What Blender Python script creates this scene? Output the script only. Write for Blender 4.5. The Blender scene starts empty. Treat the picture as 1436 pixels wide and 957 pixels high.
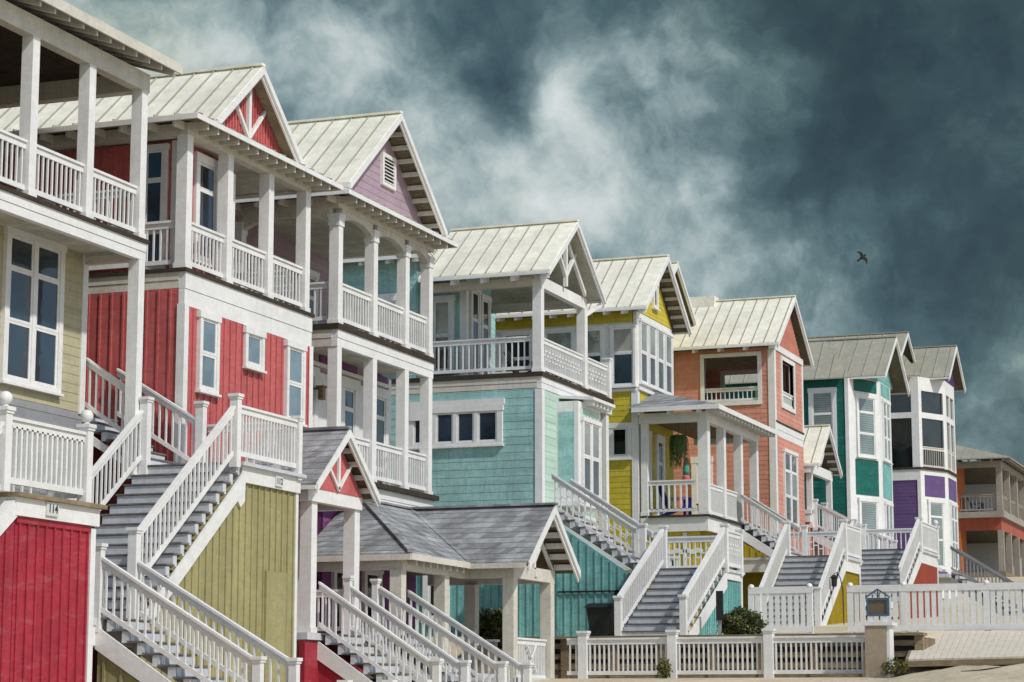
import bpy, bmesh, math, random
from mathutils import Vector
random.seed(7)
SC = bpy.context.scene
COL = SC.collection
R = math.radians

# ------------------------------------------------------------------ materials
def newmat(name):
    m = bpy.data.materials.new(name); m.use_nodes = True
    nt = m.node_tree; nt.nodes.clear()
    out = nt.nodes.new('ShaderNodeOutputMaterial'); b = nt.nodes.new('ShaderNodeBsdfPrincipled')
    nt.links.new(b.outputs[0], out.inputs[0])
    return m, nt, b
def N(nt, t, **kw):
    n = nt.nodes.new(t)
    for k, v in kw.items():
        if k in n.inputs: n.inputs[k].default_value = v
        else: setattr(n, k, v)
    return n
def noise(nt, vec, scale, detail=5, rough=.6):
    n = N(nt, 'ShaderNodeTexNoise'); n.inputs['Scale'].default_value = scale
    n.inputs['Detail'].default_value = detail; n.inputs['Roughness'].default_value = rough
    nt.links.new(vec, n.inputs['Vector']); return n.outputs['Fac']
def maprange(nt, v, a, b, c, d):
    n = N(nt, 'ShaderNodeMapRange'); nt.links.new(v, n.inputs[0])
    for i, x in enumerate((a, b, c, d)): n.inputs[i+1].default_value = x
    return n.outputs[0]
def math_(nt, op, a, b=None, c=None):
    n = N(nt, 'ShaderNodeMath', operation=op)
    for i, x in enumerate((a, b, c)):
        if x is None: continue
        if isinstance(x, (int, float)): n.inputs[i].default_value = x
        else: nt.links.new(x, n.inputs[i])
    return n.outputs[0]
def mixc(nt, fac, a, b, mode='MIX'):
    n = N(nt, 'ShaderNodeMix', data_type='RGBA', blend_type=mode)
    for i, x in ((0, fac), (6, a), (7, b)):
        if isinstance(x, (int, float)): n.inputs[i].default_value = x
        elif isinstance(x, tuple): n.inputs[i].default_value = (*x[:3], 1)
        else: nt.links.new(x, n.inputs[i])
    return n.outputs[2]
def coords(nt, scale=None):
    tc = N(nt, 'ShaderNodeTexCoord').outputs['Object']
    if not scale: return tc
    mp = N(nt, 'ShaderNodeMapping'); mp.inputs['Scale'].default_value = scale
    nt.links.new(tc, mp.inputs['Vector']); return mp.outputs[0]
def bump(nt, b, h, strength=.3, dist=.01):
    n = N(nt, 'ShaderNodeBump'); n.inputs['Strength'].default_value = strength
    n.inputs['Distance'].default_value = dist
    nt.links.new(h, n.inputs['Height']); nt.links.new(n.outputs[0], b.inputs['Normal'])

def paint(name, rgb, rough=.55, var=.2, grime=.35, gcol=(.16, .15, .13), metal=0., bscale=30, spec=.3, board=None):
    """weathered paint: faded patches, rain streaks and scuffs with shapes of their own; board = (axis, board width)"""
    m, nt, b = newmat(name)
    o = coords(nt)
    patch = maprange(nt, noise(nt, o, .9, 8, .7), .3, .7, 1-var, 1+var*.55)
    mott = maprange(nt, noise(nt, coords(nt, (1, 1, 1.8)), 4.2, 8, .75), .3, .7, 1-var*.7, 1+var*.5)
    f = math_(nt, 'MULTIPLY', patch, mott)
    joint = None
    if board:
        sep = N(nt, 'ShaderNodeSeparateXYZ'); nt.links.new(o, sep.inputs[0])
        xy = math_(nt, 'ADD', sep.outputs[0], sep.outputs[1]); z = sep.outputs[2]
        a, l = (z, xy) if board[0] == 'z' else (xy, z)
        row = math_(nt, 'FLOOR', math_(nt, 'DIVIDE', a, board[1]))
        wn0 = N(nt, 'ShaderNodeTexWhiteNoise', noise_dimensions='1D'); nt.links.new(row, wn0.inputs['W'])
        along = math_(nt, 'ADD', math_(nt, 'DIVIDE', l, 3.4), math_(nt, 'MULTIPLY', wn0.outputs[0], 7.))
        cmb = N(nt, 'ShaderNodeCombineXYZ'); nt.links.new(row, cmb.inputs[0]); nt.links.new(math_(nt, 'FLOOR', along), cmb.inputs[1])
        wn = N(nt, 'ShaderNodeTexWhiteNoise'); nt.links.new(cmb.outputs[0], wn.inputs[0])
        f = math_(nt, 'MULTIPLY', f, maprange(nt, wn.outputs[0], 0, 1, .90, 1.07))
        if board[0] == 'z': joint = maprange(nt, math_(nt, 'FRACT', along), 0, .005, .55, 0)
    col = mixc(nt, 1., rgb, f, 'MULTIPLY')
    st = noise(nt, coords(nt, (5, 5, .7)), 2.2, 8, .74)
    sc = noise(nt, coords(nt, (1.3, 1.3, 7)), 3.5, 9, .8)
    g1 = maprange(nt, st, .48, .70, 0, grime)
    g2 = maprange(nt, sc, .50, .68, 0, grime*1.2)
    g = math_(nt, 'MAXIMUM', g1, g2)
    if joint is not None: g = math_(nt, 'MAXIMUM', g, joint)
    col = mixc(nt, g, col, gcol)
    fade = maprange(nt, noise(nt, coords(nt, (.8, .8, 2.6)), 2.6, 9, .76), .52, .70, 0, grime*.32)
    col = mixc(nt, fade, col, tuple(min(1, .45*c+.34) for c in rgb))
    nt.links.new(col, b.inputs['Base Color'])
    b.inputs['Roughness'].default_value = rough; b.inputs['Metallic'].default_value = metal
    b.inputs['Specular IOR Level'].default_value = spec
    bump(nt, b, noise(nt, o, bscale, 4), .3, .008)
    return m

def wood(name, rgb, dark=.5):
    m, nt, b = newmat(name)
    g = noise(nt, coords(nt, (2, 2, 14)), 3, 6, .7); p = noise(nt, coords(nt), 1.7, 5)
    f = math_(nt, 'MULTIPLY', maprange(nt, g, .3, .7, dark, 1.15), maprange(nt, p, .3, .7, .75, 1.15))
    nt.links.new(mixc(nt, 1., rgb, f, 'MULTIPLY'), b.inputs['Base Color'])
    b.inputs['Roughness'].default_value = .8; b.inputs['Specular IOR Level'].default_value = .2
    bump(nt, b, g, .3, .008); return m

def metal(name, rgb):
    m, nt, b = newmat(name)
    o = coords(nt)
    p = noise(nt, o, .7, 8, .7); s = noise(nt, coords(nt, (3, 3, 3)), 1.4, 9, .78)
    f = math_(nt, 'MULTIPLY', maprange(nt, p, .3, .7, .78, 1.1), maprange(nt, s, .35, .7, 1.06, .78))
    pat = maprange(nt, noise(nt, coords(nt, (1, 1, 1.6)), 1.1, 9, .74), .47, .66, 0, .4)
    c = mixc(nt, pat, mixc(nt, 1., rgb, f, 'MULTIPLY'), tuple(k*q for k, q in zip(rgb, (.60, .68, .66))))
    nt.links.new(c, b.inputs['Base Color'])
    b.inputs['Metallic'].default_value = 0; b.inputs['Roughness'].default_value = .5
    bump(nt, b, noise(nt, o, 3, 3), .12, .02); return m

def shingle(name, rgb):
    m, nt, b = newmat(name)
    o = coords(nt); sep = N(nt, 'ShaderNodeSeparateXYZ'); nt.links.new(o, sep.inputs[0])
    row = math_(nt, 'MULTIPLY', sep.outputs[2], 8.0)
    fr = math_(nt, 'FRACT', row); fl = math_(nt, 'FLOOR', row)
    xy = math_(nt, 'ADD', sep.outputs[0], sep.outputs[1])
    tabx = math_(nt, 'FLOOR', math_(nt, 'ADD', math_(nt, 'MULTIPLY', xy, 5.0), math_(nt, 'MULTIPLY', fl, .47)))
    cmb = N(nt, 'ShaderNodeCombineXYZ'); nt.links.new(tabx, cmb.inputs[0]); nt.links.new(fl, cmb.inputs[1])
    wn = N(nt, 'ShaderNodeTexWhiteNoise'); nt.links.new(cmb.outputs[0], wn.inputs[0])
    f = math_(nt, 'MULTIPLY', maprange(nt, wn.outputs[0], 0, 1, .72, 1.2), maprange(nt, noise(nt, o, 1.3, 9, .76), .3, .7, .5, 1.5))
    col = mixc(nt, maprange(nt, fr, .0, .2, .8, 0), mixc(nt, 1., rgb, f, 'MULTIPLY'), (.05, .05, .055))
    nt.links.new(col, b.inputs['Base Color']); b.inputs['Roughness'].default_value = .85
    b.inputs['Specular IOR Level'].default_value = .2
    bump(nt, b, math_(nt, 'ADD', fr, noise(nt, o, 60, 2)), .4, .01); return m

def glass(name, rgb, blinds=False, var=1.):
    m, nt, b = newmat(name)
    o = coords(nt)
    p = maprange(nt, noise(nt, o, .8, 3), .35, .65, 1-.5*var, 1+.6*var)
    col = mixc(nt, 1., rgb, p, 'MULTIPLY')
    if blinds:
        sep = N(nt, 'ShaderNodeSeparateXYZ'); nt.links.new(o, sep.inputs[0])
        fr = math_(nt, 'FRACT', math_(nt, 'MULTIPLY', sep.outputs[2], 11.))
        col = mixc(nt, maprange(nt, fr, .5, .75, 0, .55), col, (.05, .06, .06))
    nt.links.new(col, b.inputs['Base Color'])
    b.inputs['Roughness'].default_value = .04; b.inputs['Specular IOR Level'].default_value = 1.
    bump(nt, b, noise(nt, o, 1.6, 3), .22, .03); return m

def plainm(name, rgb, rough=.6, metal=0., emit=None):
    m, nt, b = newmat(name)
    f = maprange(nt, noise(nt, coords(nt), 6, 5), .3, .7, .82, 1.12)
    nt.links.new(mixc(nt, 1., rgb, f, 'MULTIPLY'), b.inputs['Base Color'])
    b.inputs['Roughness'].default_value = rough; b.inputs['Metallic'].default_value = metal
    return m

M = dict(
 white=paint('white_paint', (.77, .775, .77), .5, .12, .24, (.36, .35, .33)),
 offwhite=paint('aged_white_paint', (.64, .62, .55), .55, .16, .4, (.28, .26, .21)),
 step=paint('grey_stair_paint', (.60, .63, .68), .6, .16, .3),
 cream=paint('cream_paint', (.48, .445, .29), .6, .16, .4, (.22, .21, .15), board=('z', .165)),
 greyblue=paint('grey_skirting_paint', (.30, .31, .33), .6, .15, .3, board=('z', .165)),
 red=paint('red_paint', (.54, .13, .13), .55, .2, .5, (.14, .03, .03), board=('x', 0.245)),
 crimson=paint('crimson_paint', (.38, .03, .05), .55, .2, .5, (.1, .012, .02), board=('x', 0.22)),
 olive=paint('olive_paint', (.35, .32, .155), .6, .18, .45, (.16, .15, .08), board=('x', 0.235)),
 lavender=paint('lavender_paint', (.40, .30, .37), .6, .14, .3, (.2, .16, .17), board=('z', .165)),
 plum=paint('plum_paint', (.20, .055, .19), .6, .15, .3, (.07, .03, .06), board=('z', .165)),
 teal=paint('pale_teal_paint', (.35, .60, .58), .6, .22, .6, (.13, .22, .26), board=('z', .165)),
 deepteal=paint('deep_teal_paint', (.20, .47, .455), .6, .26, .6, (.02, .10, .11), board=('x', 0.2)),
 mint=paint('mint_paint', (.48, .64, .55), .6, .14, .35, (.3, .42, .36), board=('z', .165)),
 yellow=paint('yellow_paint', (.60, .50, .05), .6, .2, .5, (.25, .19, .03), board=('z', .165)),
 mustard=paint('mustard_paint', (.40, .30, .02), .6, .16, .35, (.14, .10, .01), board=('x', 0.15)),
 coral=paint('coral_paint', (.64, .30, .225), .6, .18, .5, (.3, .12, .09), board=('z', .165)),
 green=paint('dark_green_paint', (.006, .13, .105), .6, .24, .45, (.004, .06, .05), board=('z', .165)),
 violet=paint('violet_paint', (.13, .075, .21), .6, .16, .3, (.05, .03, .08), board=('z', .165)),
 orange=paint('orange_paint', (.55, .15, .035), .6, .16, .3, (.2, .07, .02), board=('z', .165)),
 brick=paint('rust_red_paint', (.40, .09, .05), .6, .15, .3, board=('x', 0.16)),
 haze_white=paint('pale_sky_stand_in', (.70, .75, .80), .7, .06, .1),
 metal=metal('standing_seam_metal', (.93, .90, .76)),
 darkmetal=metal('dark_roof_metal', (.40, .385, .31)),  # darker roof metal for the three farthest houses
 greywood=paint('grey_brown_timber_paint', (.36, .33, .28), .6, .2, .4),
 seam=paint('dark_seam', (.36, .35, .30), .6, .2, .3),  # seam ribs darker than the roof sheets
 gmid=glass('grey_window_glass', (.07, .08, .085), False, .7),
 gsky=glass('sky_window_glass', (.15, .21, .25), False, .5),
 shingle=shingle('grey_shingle', (.26, .272, .285)),
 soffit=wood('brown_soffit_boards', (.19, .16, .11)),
 eave=wood('tan_eave_boards', (.30, .26, .19), .7),
 tread=wood('brown_shaded_tread_edge', (.20, .19, .18)),  # brown tread edge, kept dark to carry the nosing shadow as well
 ceil=wood('pale_ceiling_boards', (.55, .54, .46), .8),
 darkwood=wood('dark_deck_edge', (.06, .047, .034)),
 timber=wood('weathered_timber', (.28, .22, .14)),
 plank=plainm('boardwalk_planks', (.64, .58, .48), .85),
 glass=glass('window_glass', (.016, .030, .045)),
 gblue=glass('blue_window_glass', (.03, .075, .13)),
 gdark=glass('dark_window_glass', (.012, .014, .014)),
 gblind=glass('window_glass_with_blinds', (.20, .26, .26), True, .4),
 greflect=glass('painted_reflection_glass', (.26, .27, .25), False, .6),  # pale roof reflection put into the pane colour
 black=plainm('black_metal', (.012, .012, .012), .45),
 bin=plainm('dark_bin_plastic', (.010, .016, .016), .5),
 blue=plainm('blue_chair_paint', (.012, .02, .30), .5),
 navy=plainm('navy_chair_paint', (.03, .045, .11), .5),
 signblue=plainm('blue_sign_frame', (.05, .11, .19), .5),
 bronze=plainm('bronze_plaque', (.16, .12, .075), .55, .2),
 ink=plainm('dark_blue_numerals', (.02, .02, .06), .6),
 plate=plainm('pale_number_plate', (.62, .64, .62), .5),
 tan=paint('tan_panel', (.38, .31, .23), .7, .16, .3),
 red_door=plainm('red_door_paint', (.25, .012, .012), .5),
 leaf=plainm('bush_leaf', (.045, .065, .018), .6),
 leaf2=plainm('yellow_green_leaf', (.13, .13, .02), .6),
 fern=plainm('fern_leaf', (.06, .14, .025), .6),
 pink=plainm('pink_cloth', (.62, .14, .17), .8),
 aqua=plainm('aqua_cloth', (.02, .34, .26), .8),
 greycloth=plainm('grey_cloth', (.22, .21, .2), .8),
 feather=plainm('brown_feathers', (.022, .018, .010), .8),
 feather2=plainm('pale_feathers', (.30, .26, .12), .8),
 trunk=plainm('stem_bark', (.08, .06, .04), .8),
)
def sandmat():
    m, nt, b = newmat('sand')
    o = coords(nt)
    f = math_(nt, 'MULTIPLY', maprange(nt, noise(nt, o, .35, 8, .7), .3, .7, .72, 1.15), maprange(nt, noise(nt, o, 6, 6, .75), .3, .7, .8, 1.12))
    col = mixc(nt, 1., (.62, .54, .40), f, 'MULTIPLY')
    col = mixc(nt, maprange(nt, noise(nt, o, 1.3, 9, .8), .58, .72, 0, .55), col, (.20, .15, .09))
    nt.links.new(col, b.inputs['Base Color']); b.inputs['Roughness'].default_value = .95
    b.inputs['Specular IOR Level'].default_value = .1
    bump(nt, b, math_(nt, 'ADD', noise(nt, o, 2.2, 6), math_(nt, 'MULTIPLY', noise(nt, o, 25, 4), .3)), .6, .08); return m
M['sand'] = sandmat()

# ------------------------------------------------------------------ geometry
class Fr:
    """a vertical wall plane: s runs left to right seen from outside, d points outward"""
    def __init__(f, x0, y0, x1, y1):
        L = math.hypot(x1-x0, y1-y0); f.o = (x0, y0); f.u = ((x1-x0)/L, (y1-y0)/L)
        f.n = (f.u[1], -f.u[0]); f.L = L
    def p(f, s, z, d=0.):
        return (f.o[0]+f.u[0]*s+f.n[0]*d, f.o[1]+f.u[1]*s+f.n[1]*d, z)
class MB:
    def __init__(s): s.v = []; s.f = []
    def hexa(s, p):                                     # 4 bottom + 4 top, same order
        i = len(s.v); s.v += [tuple(q) for q in p]
        s.f += [(i+3, i+2, i+1, i), (i+4, i+5, i+6, i+7)] + [(i+k, i+(k+1) % 4, i+4+(k+1) % 4, i+4+k) for k in range(4)]
        return s
    def box(s, x0, x1, y0, y1, z0, z1):
        return s.hexa([(x0, y0, z0), (x1, y0, z0), (x1, y1, z0), (x0, y1, z0), (x0, y0, z1), (x1, y0, z1), (x1, y1, z1), (x0, y1, z1)])
    def fb(s, F, s0, s1, z0, z1, d0, d1):
        return s.hexa([F.p(s0, z0, d0), F.p(s1, z0, d0), F.p(s1, z0, d1), F.p(s0, z0, d1), F.p(s0, z1, d0), F.p(s1, z1, d0), F.p(s1, z1, d1), F.p(s0, z1, d1)])
    def prism(s, pts, off):
        n = len(pts); i = len(s.v); o = Vector(off)
        s.v += [tuple(q) for q in pts] + [tuple(Vector(q)+o) for q in pts]
        s.f += [tuple(range(i, i+n)), tuple(range(i+2*n-1, i+n-1, -1))] + [(i+k, i+n+k, i+n+(k+1) % n, i+(k+1) % n) for k in range(n)]
        return s
    def fpoly(s, F, poly, d0, d1):
        return s.prism([F.p(a, z, d0) for a, z in poly], (F.n[0]*(d1-d0), F.n[1]*(d1-d0), 0))
    def beam(s, p, q, w, h):                            # bar, centred on p-q, upright cross-section
        p = Vector(p); q = Vector(q); d = q-p
        hd = Vector((d.x, d.y, 0)); hd = hd.normalized() if hd.length > 1e-6 else Vector((1, 0, 0))
        r = Vector((hd.y, -hd.x, 0))*w/2
        up = Vector((0, 0, h/2)) if abs(d.z) < 4*math.hypot(d.x, d.y) else hd*h/2
        return s.hexa([p-r-up, p+r-up, q+r-up, q-r-up, p-r+up, p+r+up, q+r+up, q-r+up])
    def lathe(s, c, prof, n=12):
        i = len(s.v)
        for r, z in prof:
            for k in range(n):
                a = 2*math.pi*k/n; s.v.append((c[0]+r*math.cos(a), c[1]+r*math.sin(a), c[2]+z))
        for j in range(len(prof)-1):
            for k in range(n):
                a = i+j*n+k; b2 = i+j*n+(k+1) % n; s.f.append((a, b2, b2+n, a+n))
        s.f.append(tuple(i+k for k in range(n-1, -1, -1))); s.f.append(tuple(i+(len(prof)-1)*n+k for k in range(n)))
        return s
    def ball(s, c, r, n=14):
        return s.lathe(c, [(max(.002, r*math.sin(math.pi*j/9)), -r*math.cos(math.pi*j/9)) for j in range(10)], n)
    def tube(s, pts, r, n=8):
        i = len(s.v); pts = [Vector(p) for p in pts]
        for j, p in enumerate(pts):
            t = (pts[min(j+1, len(pts)-1)]-pts[max(j-1, 0)]).normalized()
            a = t.cross(Vector((0, 0, 1))); a = a.normalized() if a.length > .05 else Vector((1, 0, 0)); b = t.cross(a)
            rr = r[j] if isinstance(r, (list, tuple)) else r
            for k in range(n):
                g = 2*math.pi*k/n; s.v.append(tuple(p+(a*math.cos(g)+b*math.sin(g))*rr))
        for j in range(len(pts)-1):
            for k in range(n):
                a = i+j*n+k; b2 = i+j*n+(k+1) % n; s.f.append((a, b2, b2+n, a+n))
        s.f.append(tuple(i+k for k in range(n-1, -1, -1))); s.f.append(tuple(i+(len(pts)-1)*n+k for k in range(n)))
        return s
    def build(s, name, mat, parent=None, smooth=False, loc=None, label=None):
        L = Vector(ROOT.get(parent.name, (0, 0, 0))) if parent else Vector(loc or (0, 0, 0))
        me = bpy.data.meshes.new(name)
        me.from_pydata([tuple(Vector(q)-L) for q in s.v], [], s.f)
        bm = bmesh.new(); bm.from_mesh(me); bmesh.ops.recalc_face_normals(bm, faces=bm.faces); bm.to_mesh(me); bm.free()
        me.materials.append(M[mat] if isinstance(mat, str) else mat)
        if smooth:
            for p in me.polygons: p.use_smooth = True
        o = bpy.data.objects.new(name, me); COL.objects.link(o)
        if parent: o.parent = parent
        else: o.location = L
        ROOT[o.name] = tuple(L)
        if label: o['label'] = label
        return o
    def each(s, name, mat, parent):
        """one object per separate piece"""
        up = list(range(len(s.v)))
        def find(a):
            while up[a] != a: up[a] = up[up[a]]; a = up[a]
            return a
        for f in s.f:
            for k in f[1:]: up[find(k)] = find(f[0])
        gr = {}
        for f in s.f: gr.setdefault(find(f[0]), []).append(f)
        for fs in gr.values():
            m = MB(); ix = {}
            for f in fs:
                for k in f:
                    if k not in ix: ix[k] = len(m.v); m.v.append(s.v[k])
                m.f.append(tuple(ix[k] for k in f))
            m.build(name, mat, parent)
ROOT = {}
def tag(o, label, cat, group=None):
    o['label'] = label; o['category'] = cat
    if group: o['group'] = group
    return o
def thing(name, loc, label, cat, group=None):
    o = bpy.data.objects.new(name, None); COL.objects.link(o); o.location = loc; o.empty_display_size = .3
    ROOT[o.name] = tuple(loc); return tag(o, label, cat, group)
def struct(o): o['kind'] = 'structure'; return o

def srange(poly, z):
    xs = []
    for k in range(len(poly)):
        (a, za), (b, zb) = poly[k], poly[(k+1) % len(poly)]
        if (za-z)*(zb-z) <= 0 and za != zb: xs.append(a+(b-a)*(z-za)/(zb-za))
    return (min(xs), max(xs)) if len(xs) > 1 else None
def wall(F, poly, kind, mat, root, name='wall', thick=.12, sp=None, holes=None, label=None):
    """siding on a core; clap = lapped boards, bnb = boards and battens; holes: list of rectangles, rectangular walls only"""
    mb = MB(); polys = [poly]
    if holes:
        s0 = min(p[0] for p in poly); s1 = max(p[0] for p in poly); z0 = min(p[1] for p in poly); z1 = max(p[1] for p in poly)
        polys = []; a = s0
        for h in sorted(holes):
            polys += [[(a, z0), (h[0], z0), (h[0], z1), (a, z1)], [(h[0], z0), (h[1], z0), (h[1], h[2]), (h[0], h[2])], [(h[0], h[3]), (h[1], h[3]), (h[1], z1), (h[0], z1)]]
            a = h[1]
        polys.append([(a, z0), (s1, z0), (s1, z1), (a, z1)])
    for P in polys:
        mb.fpoly(F, P, -thick, 0)
        z0 = min(p[1] for p in P); z1 = max(p[1] for p in P); s0 = min(p[0] for p in P); s1 = max(p[0] for p in P)
        if kind == 'clap':
            e = sp or .165; k = math.floor(z0/e)
            while k*e < z1-.004:
                a, b = max(z0, k*e)+.001, min(z1, (k+1)*e)-.001
                ra, rb = srange(P, a), srange(P, b); k += 1
                if not ra or not rb or b-a < .01: continue
                mb.hexa([F.p(ra[0], a, -.02), F.p(ra[1], a, -.02), F.p(ra[1], a, .009), F.p(ra[0], a, .009),
                         F.p(rb[0], b, -.02), F.p(rb[1], b, -.02), F.p(rb[1], b, .002), F.p(rb[0], b, .002)])
        elif kind == 'bnb':
            e = sp or .3; T = [(z, s) for s, z in P]; s = s0+e*.4
            while s < s1-.03:
                r = srange(T, s)
                if r and r[1]-r[0] > .05: mb.fb(F, s-.02, s+.02, r[0]+.002, r[1]-.002, -.02, .024)
                s += e
    return mb.build(name, mat, root, label=label)

def window(F, s0, s1, z0, z1, root, cols=1, rows=(.5, .5), gl='glass', casing=.1, name='window', frame='white', sash=.05, label=None):
    """outer size s0..s1, z0..z1 with casing; rows are fractions from the bottom"""
    mb = MB(); c = casing
    mb.fb(F, s0, s0+c, z0, z1-c, 0, .08); mb.fb(F, s1-c, s1, z0, z1-c, 0, .08)
    mb.fb(F, s0-.025, s1+.025, z1-c, z1+.02, 0, .095); mb.fb(F, s0+c, s1-c, z0, z0+c*.6, 0, .078)
    mb.fb(F, s0-.03, s1+.03, z0-.045, z0, 0, .12)
    w = mb.build(name, frame, root, label=label)
    a0, a1, b0, b1 = s0+c, s1-c, z0+c*.6, z1-c
    sb = MB(); gls = gl if isinstance(gl, tuple) else (gl,); pbs = [MB() for _ in gls]
    cw = (a1-a0)/cols
    for k in range(1, cols): sb.fb(F, a0+k*cw-.055, a0+k*cw+.055, b0, b1, 0, .076)
    for k in range(cols):
        l, r = a0+k*cw+(.055 if k else 0), a0+(k+1)*cw-(.055 if k < cols-1 else 0)
        z = b0
        for j, fr in enumerate(rows):
            zt = z+(b1-b0)*fr; d = .054+.006*(j % 2)
            sb.fb(F, l, l+sash, z, zt, 0, d); sb.fb(F, r-sash, r, z, zt, 0, d)
            sb.fb(F, l+sash, r-sash, z, z+sash, 0, d-.001); sb.fb(F, l+sash, r-sash, zt-sash, zt, 0, d-.001)
            pbs[j % len(gls)].fb(F, l+sash-.004, r-sash+.004, z+sash-.004, zt-sash+.004, 0, .040+.006*(j % 2))
            z = zt
    sb.build('sash', frame, w)
    for b_, g_ in zip(pbs, gls):
        if b_.v: b_.build('pane', g_, w)
    return w

def rail(root, p, q, h=.9, gap=.1, sp=.14, name='railing', mat='white', lattice=False, bw=.031):
    p = Vector(p); q = Vector(q); mb = MB(); Z = Vector((0, 0, 1))
    mb.beam(p+Z*(h-.02), q+Z*(h-.02), .10, .045); mb.beam(p+Z*(h-.095), q+Z*(h-.095), .045, .10)
    mb.beam(p+Z*(gap+.04), q+Z*(gap+.04), .05, .085)
    d = q-p; L = math.hypot(d.x, d.y); n = max(1, int(L/sp)); ax = Vector((d.x, d.y, 0)).normalized()
    for k in range(n):
        t = (k+.5)/n; c = p+d*t
        mb.box(c.x-bw/2, c.x+bw/2, c.y-bw/2, c.y+bw/2, c.z+gap+.06, c.z+h-.12)
        if lattice and k < n-1:
            c2 = p+d*((k+1.5)/n); zz = h*(.54 if k % 2 else .42)
            mb.beam((c.x, c.y, c.z+zz), (c2.x, c2.y, c2.z+zz), .032, .034)
            if k % 2 == 0: mb.beam((c.x, c.y, c.z+h*.66), (c2.x, c2.y, c2.z+h*.66), .032, .034)
    return mb.build(name, mat, root)
def post(root, x, y, z0, z1, w=.13, ball=False, mat='white', name='newel_post'):
    mb = MB(); a = w/2
    mb.box(x-a, x+a, y-a, y+a, z0, z1-.05); mb.box(x-a-.03, x+a+.03, y-a-.03, y+a+.03, z1-.05, z1)
    mb.box(x-a-.015, x+a+.015, y-a-.015, y+a+.015, z1-.09, z1-.05)
    o = mb.build(name, mat, root)
    if ball:
        MB().lathe((x, y, z1), [(.05, 0), (.04, .03)], 12).build('finial_neck', mat, o, True)
        MB().ball((x, y, z1+.12), .095).build('ball_finial', mat, o, True)
    return o
def column(root, x1, y0, z0, z1, w=.21, cap=.0, mat='white'):
    """square column whose right edge is x1 and front is y0"""
    mb = MB(); mb.box(x1-w, x1, y0, y0+w, z0, z1)
    mb.box(x1-w-.02, x1+.02, y0-.02, y0+w+.02, z0, z0+.10)
    if cap:
        mb.box(x1-w-.02, x1+.02, y0-.02, y0+w+.02, z1-cap, z1-.002); mb.box(x1-w-.04, x1+.04, y0-.04, y0+w+.04, z1-.07, z1-.004)
    return mb.build('column', mat, root)
def flight(root, x, y, z, dv, wv, width, n, rise, run, sides=(0, 1), mat='step', smat='white', sdrop=.42):
    """n steps climbing along dv from (x,y,z); wv is the width direction"""
    def P(a, w, zz): return (x+dv[0]*a+wv[0]*w, y+dv[1]*a+wv[1]*w, zz)
    for i in range(n):
        a0, a1 = i*run, (i+1)*run; zb, zt = z+i*rise, z+(i+1)*rise
        for b0, b1, c0, c1, w0, w1, nm, mm in ((a0, a0+.12, zb-.03, zt-.035, 0, width, 'riser', mat), (a0-.022, a1+.02, zt-.028, zt, -.02, width+.02, 'tread', 'tread')):
            mb = MB(); mb.hexa([P(b0, w0, c0), P(b1, w0, c0), P(b1, w1, c0), P(b0, w1, c0), P(b0, w0, c1), P(b1, w0, c1), P(b1, w1, c1), P(b0, w1, c1)]); mb.build(nm, mm, root)
    A, H = n*run, n*rise
    for sd in sides:
        w0 = -.055 if sd == 0 else width+.005
        pts = [(.13, z), (A+.02, z+H-.035-.13*rise/run), (A+.02, z+H-sdrop-.05), (sdrop*run/rise*.9, z)]
        MB().prism([P(a, w0, zz) for a, zz in pts], (wv[0]*.05, wv[1]*.05, 0)).build('stringer', smat, root)
def seams(mb, pts, sp, w=.018, h=.035):
    P = [Vector(p) for p in pts]; e = (P[1]-P[0]).normalized(); n = (P[1]-P[0]).cross(P[-1]-P[0]).normalized()
    if n.z < 0: n = -n
    g = n.cross(e)
    if g.z < 0: g = -g
    T = [((p-P[0]).dot(g), (p-P[0]).dot(e)) for p in P]
    es = [t[1] for t in T]; s = min(es)+sp*.5
    while s < max(es)-.05:
        r = srange(T, s)
        if r and r[1]-r[0] > .1:
            o = P[0]+e*s; a, b = e*w/2, g
            mb.hexa([o-a+b*r[0], o+a+b*r[0], o+a+b*r[1], o-a+b*r[1]]+[q+n*h for q in (o-a+b*r[0], o+a+b*r[0], o+a+b*r[1], o-a+b*r[1])])
        s += sp
def roofpart(root, polys, mat='metal', sp=.43, under='soffit', name='roof', thick=.05):
    """polys: each starts with its eave edge; real thickness, boards below"""
    mb = MB(); ub = MB(); sm = MB()
    for pts in polys:
        mb.prism([(a, b, c-thick) for a, b, c in pts], (0, 0, thick))
        if sp: seams(sm, pts, sp)
        if under: ub.prism([(a, b, c-thick-.03) for a, b, c in pts], (0, 0, .028))
    nf, nv = len(mb.f), len(mb.v)
    mb.v += sm.v; mb.f += [tuple(k+nv for k in f) for f in sm.f]
    r = mb.build(name, mat, root)
    if sp:
        r.data.materials.append(M['seam'])
        for p in r.data.polygons: p.material_index = int(p.index >= nf)
    if under: ub.build('soffit', under, root)
    return r
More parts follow.
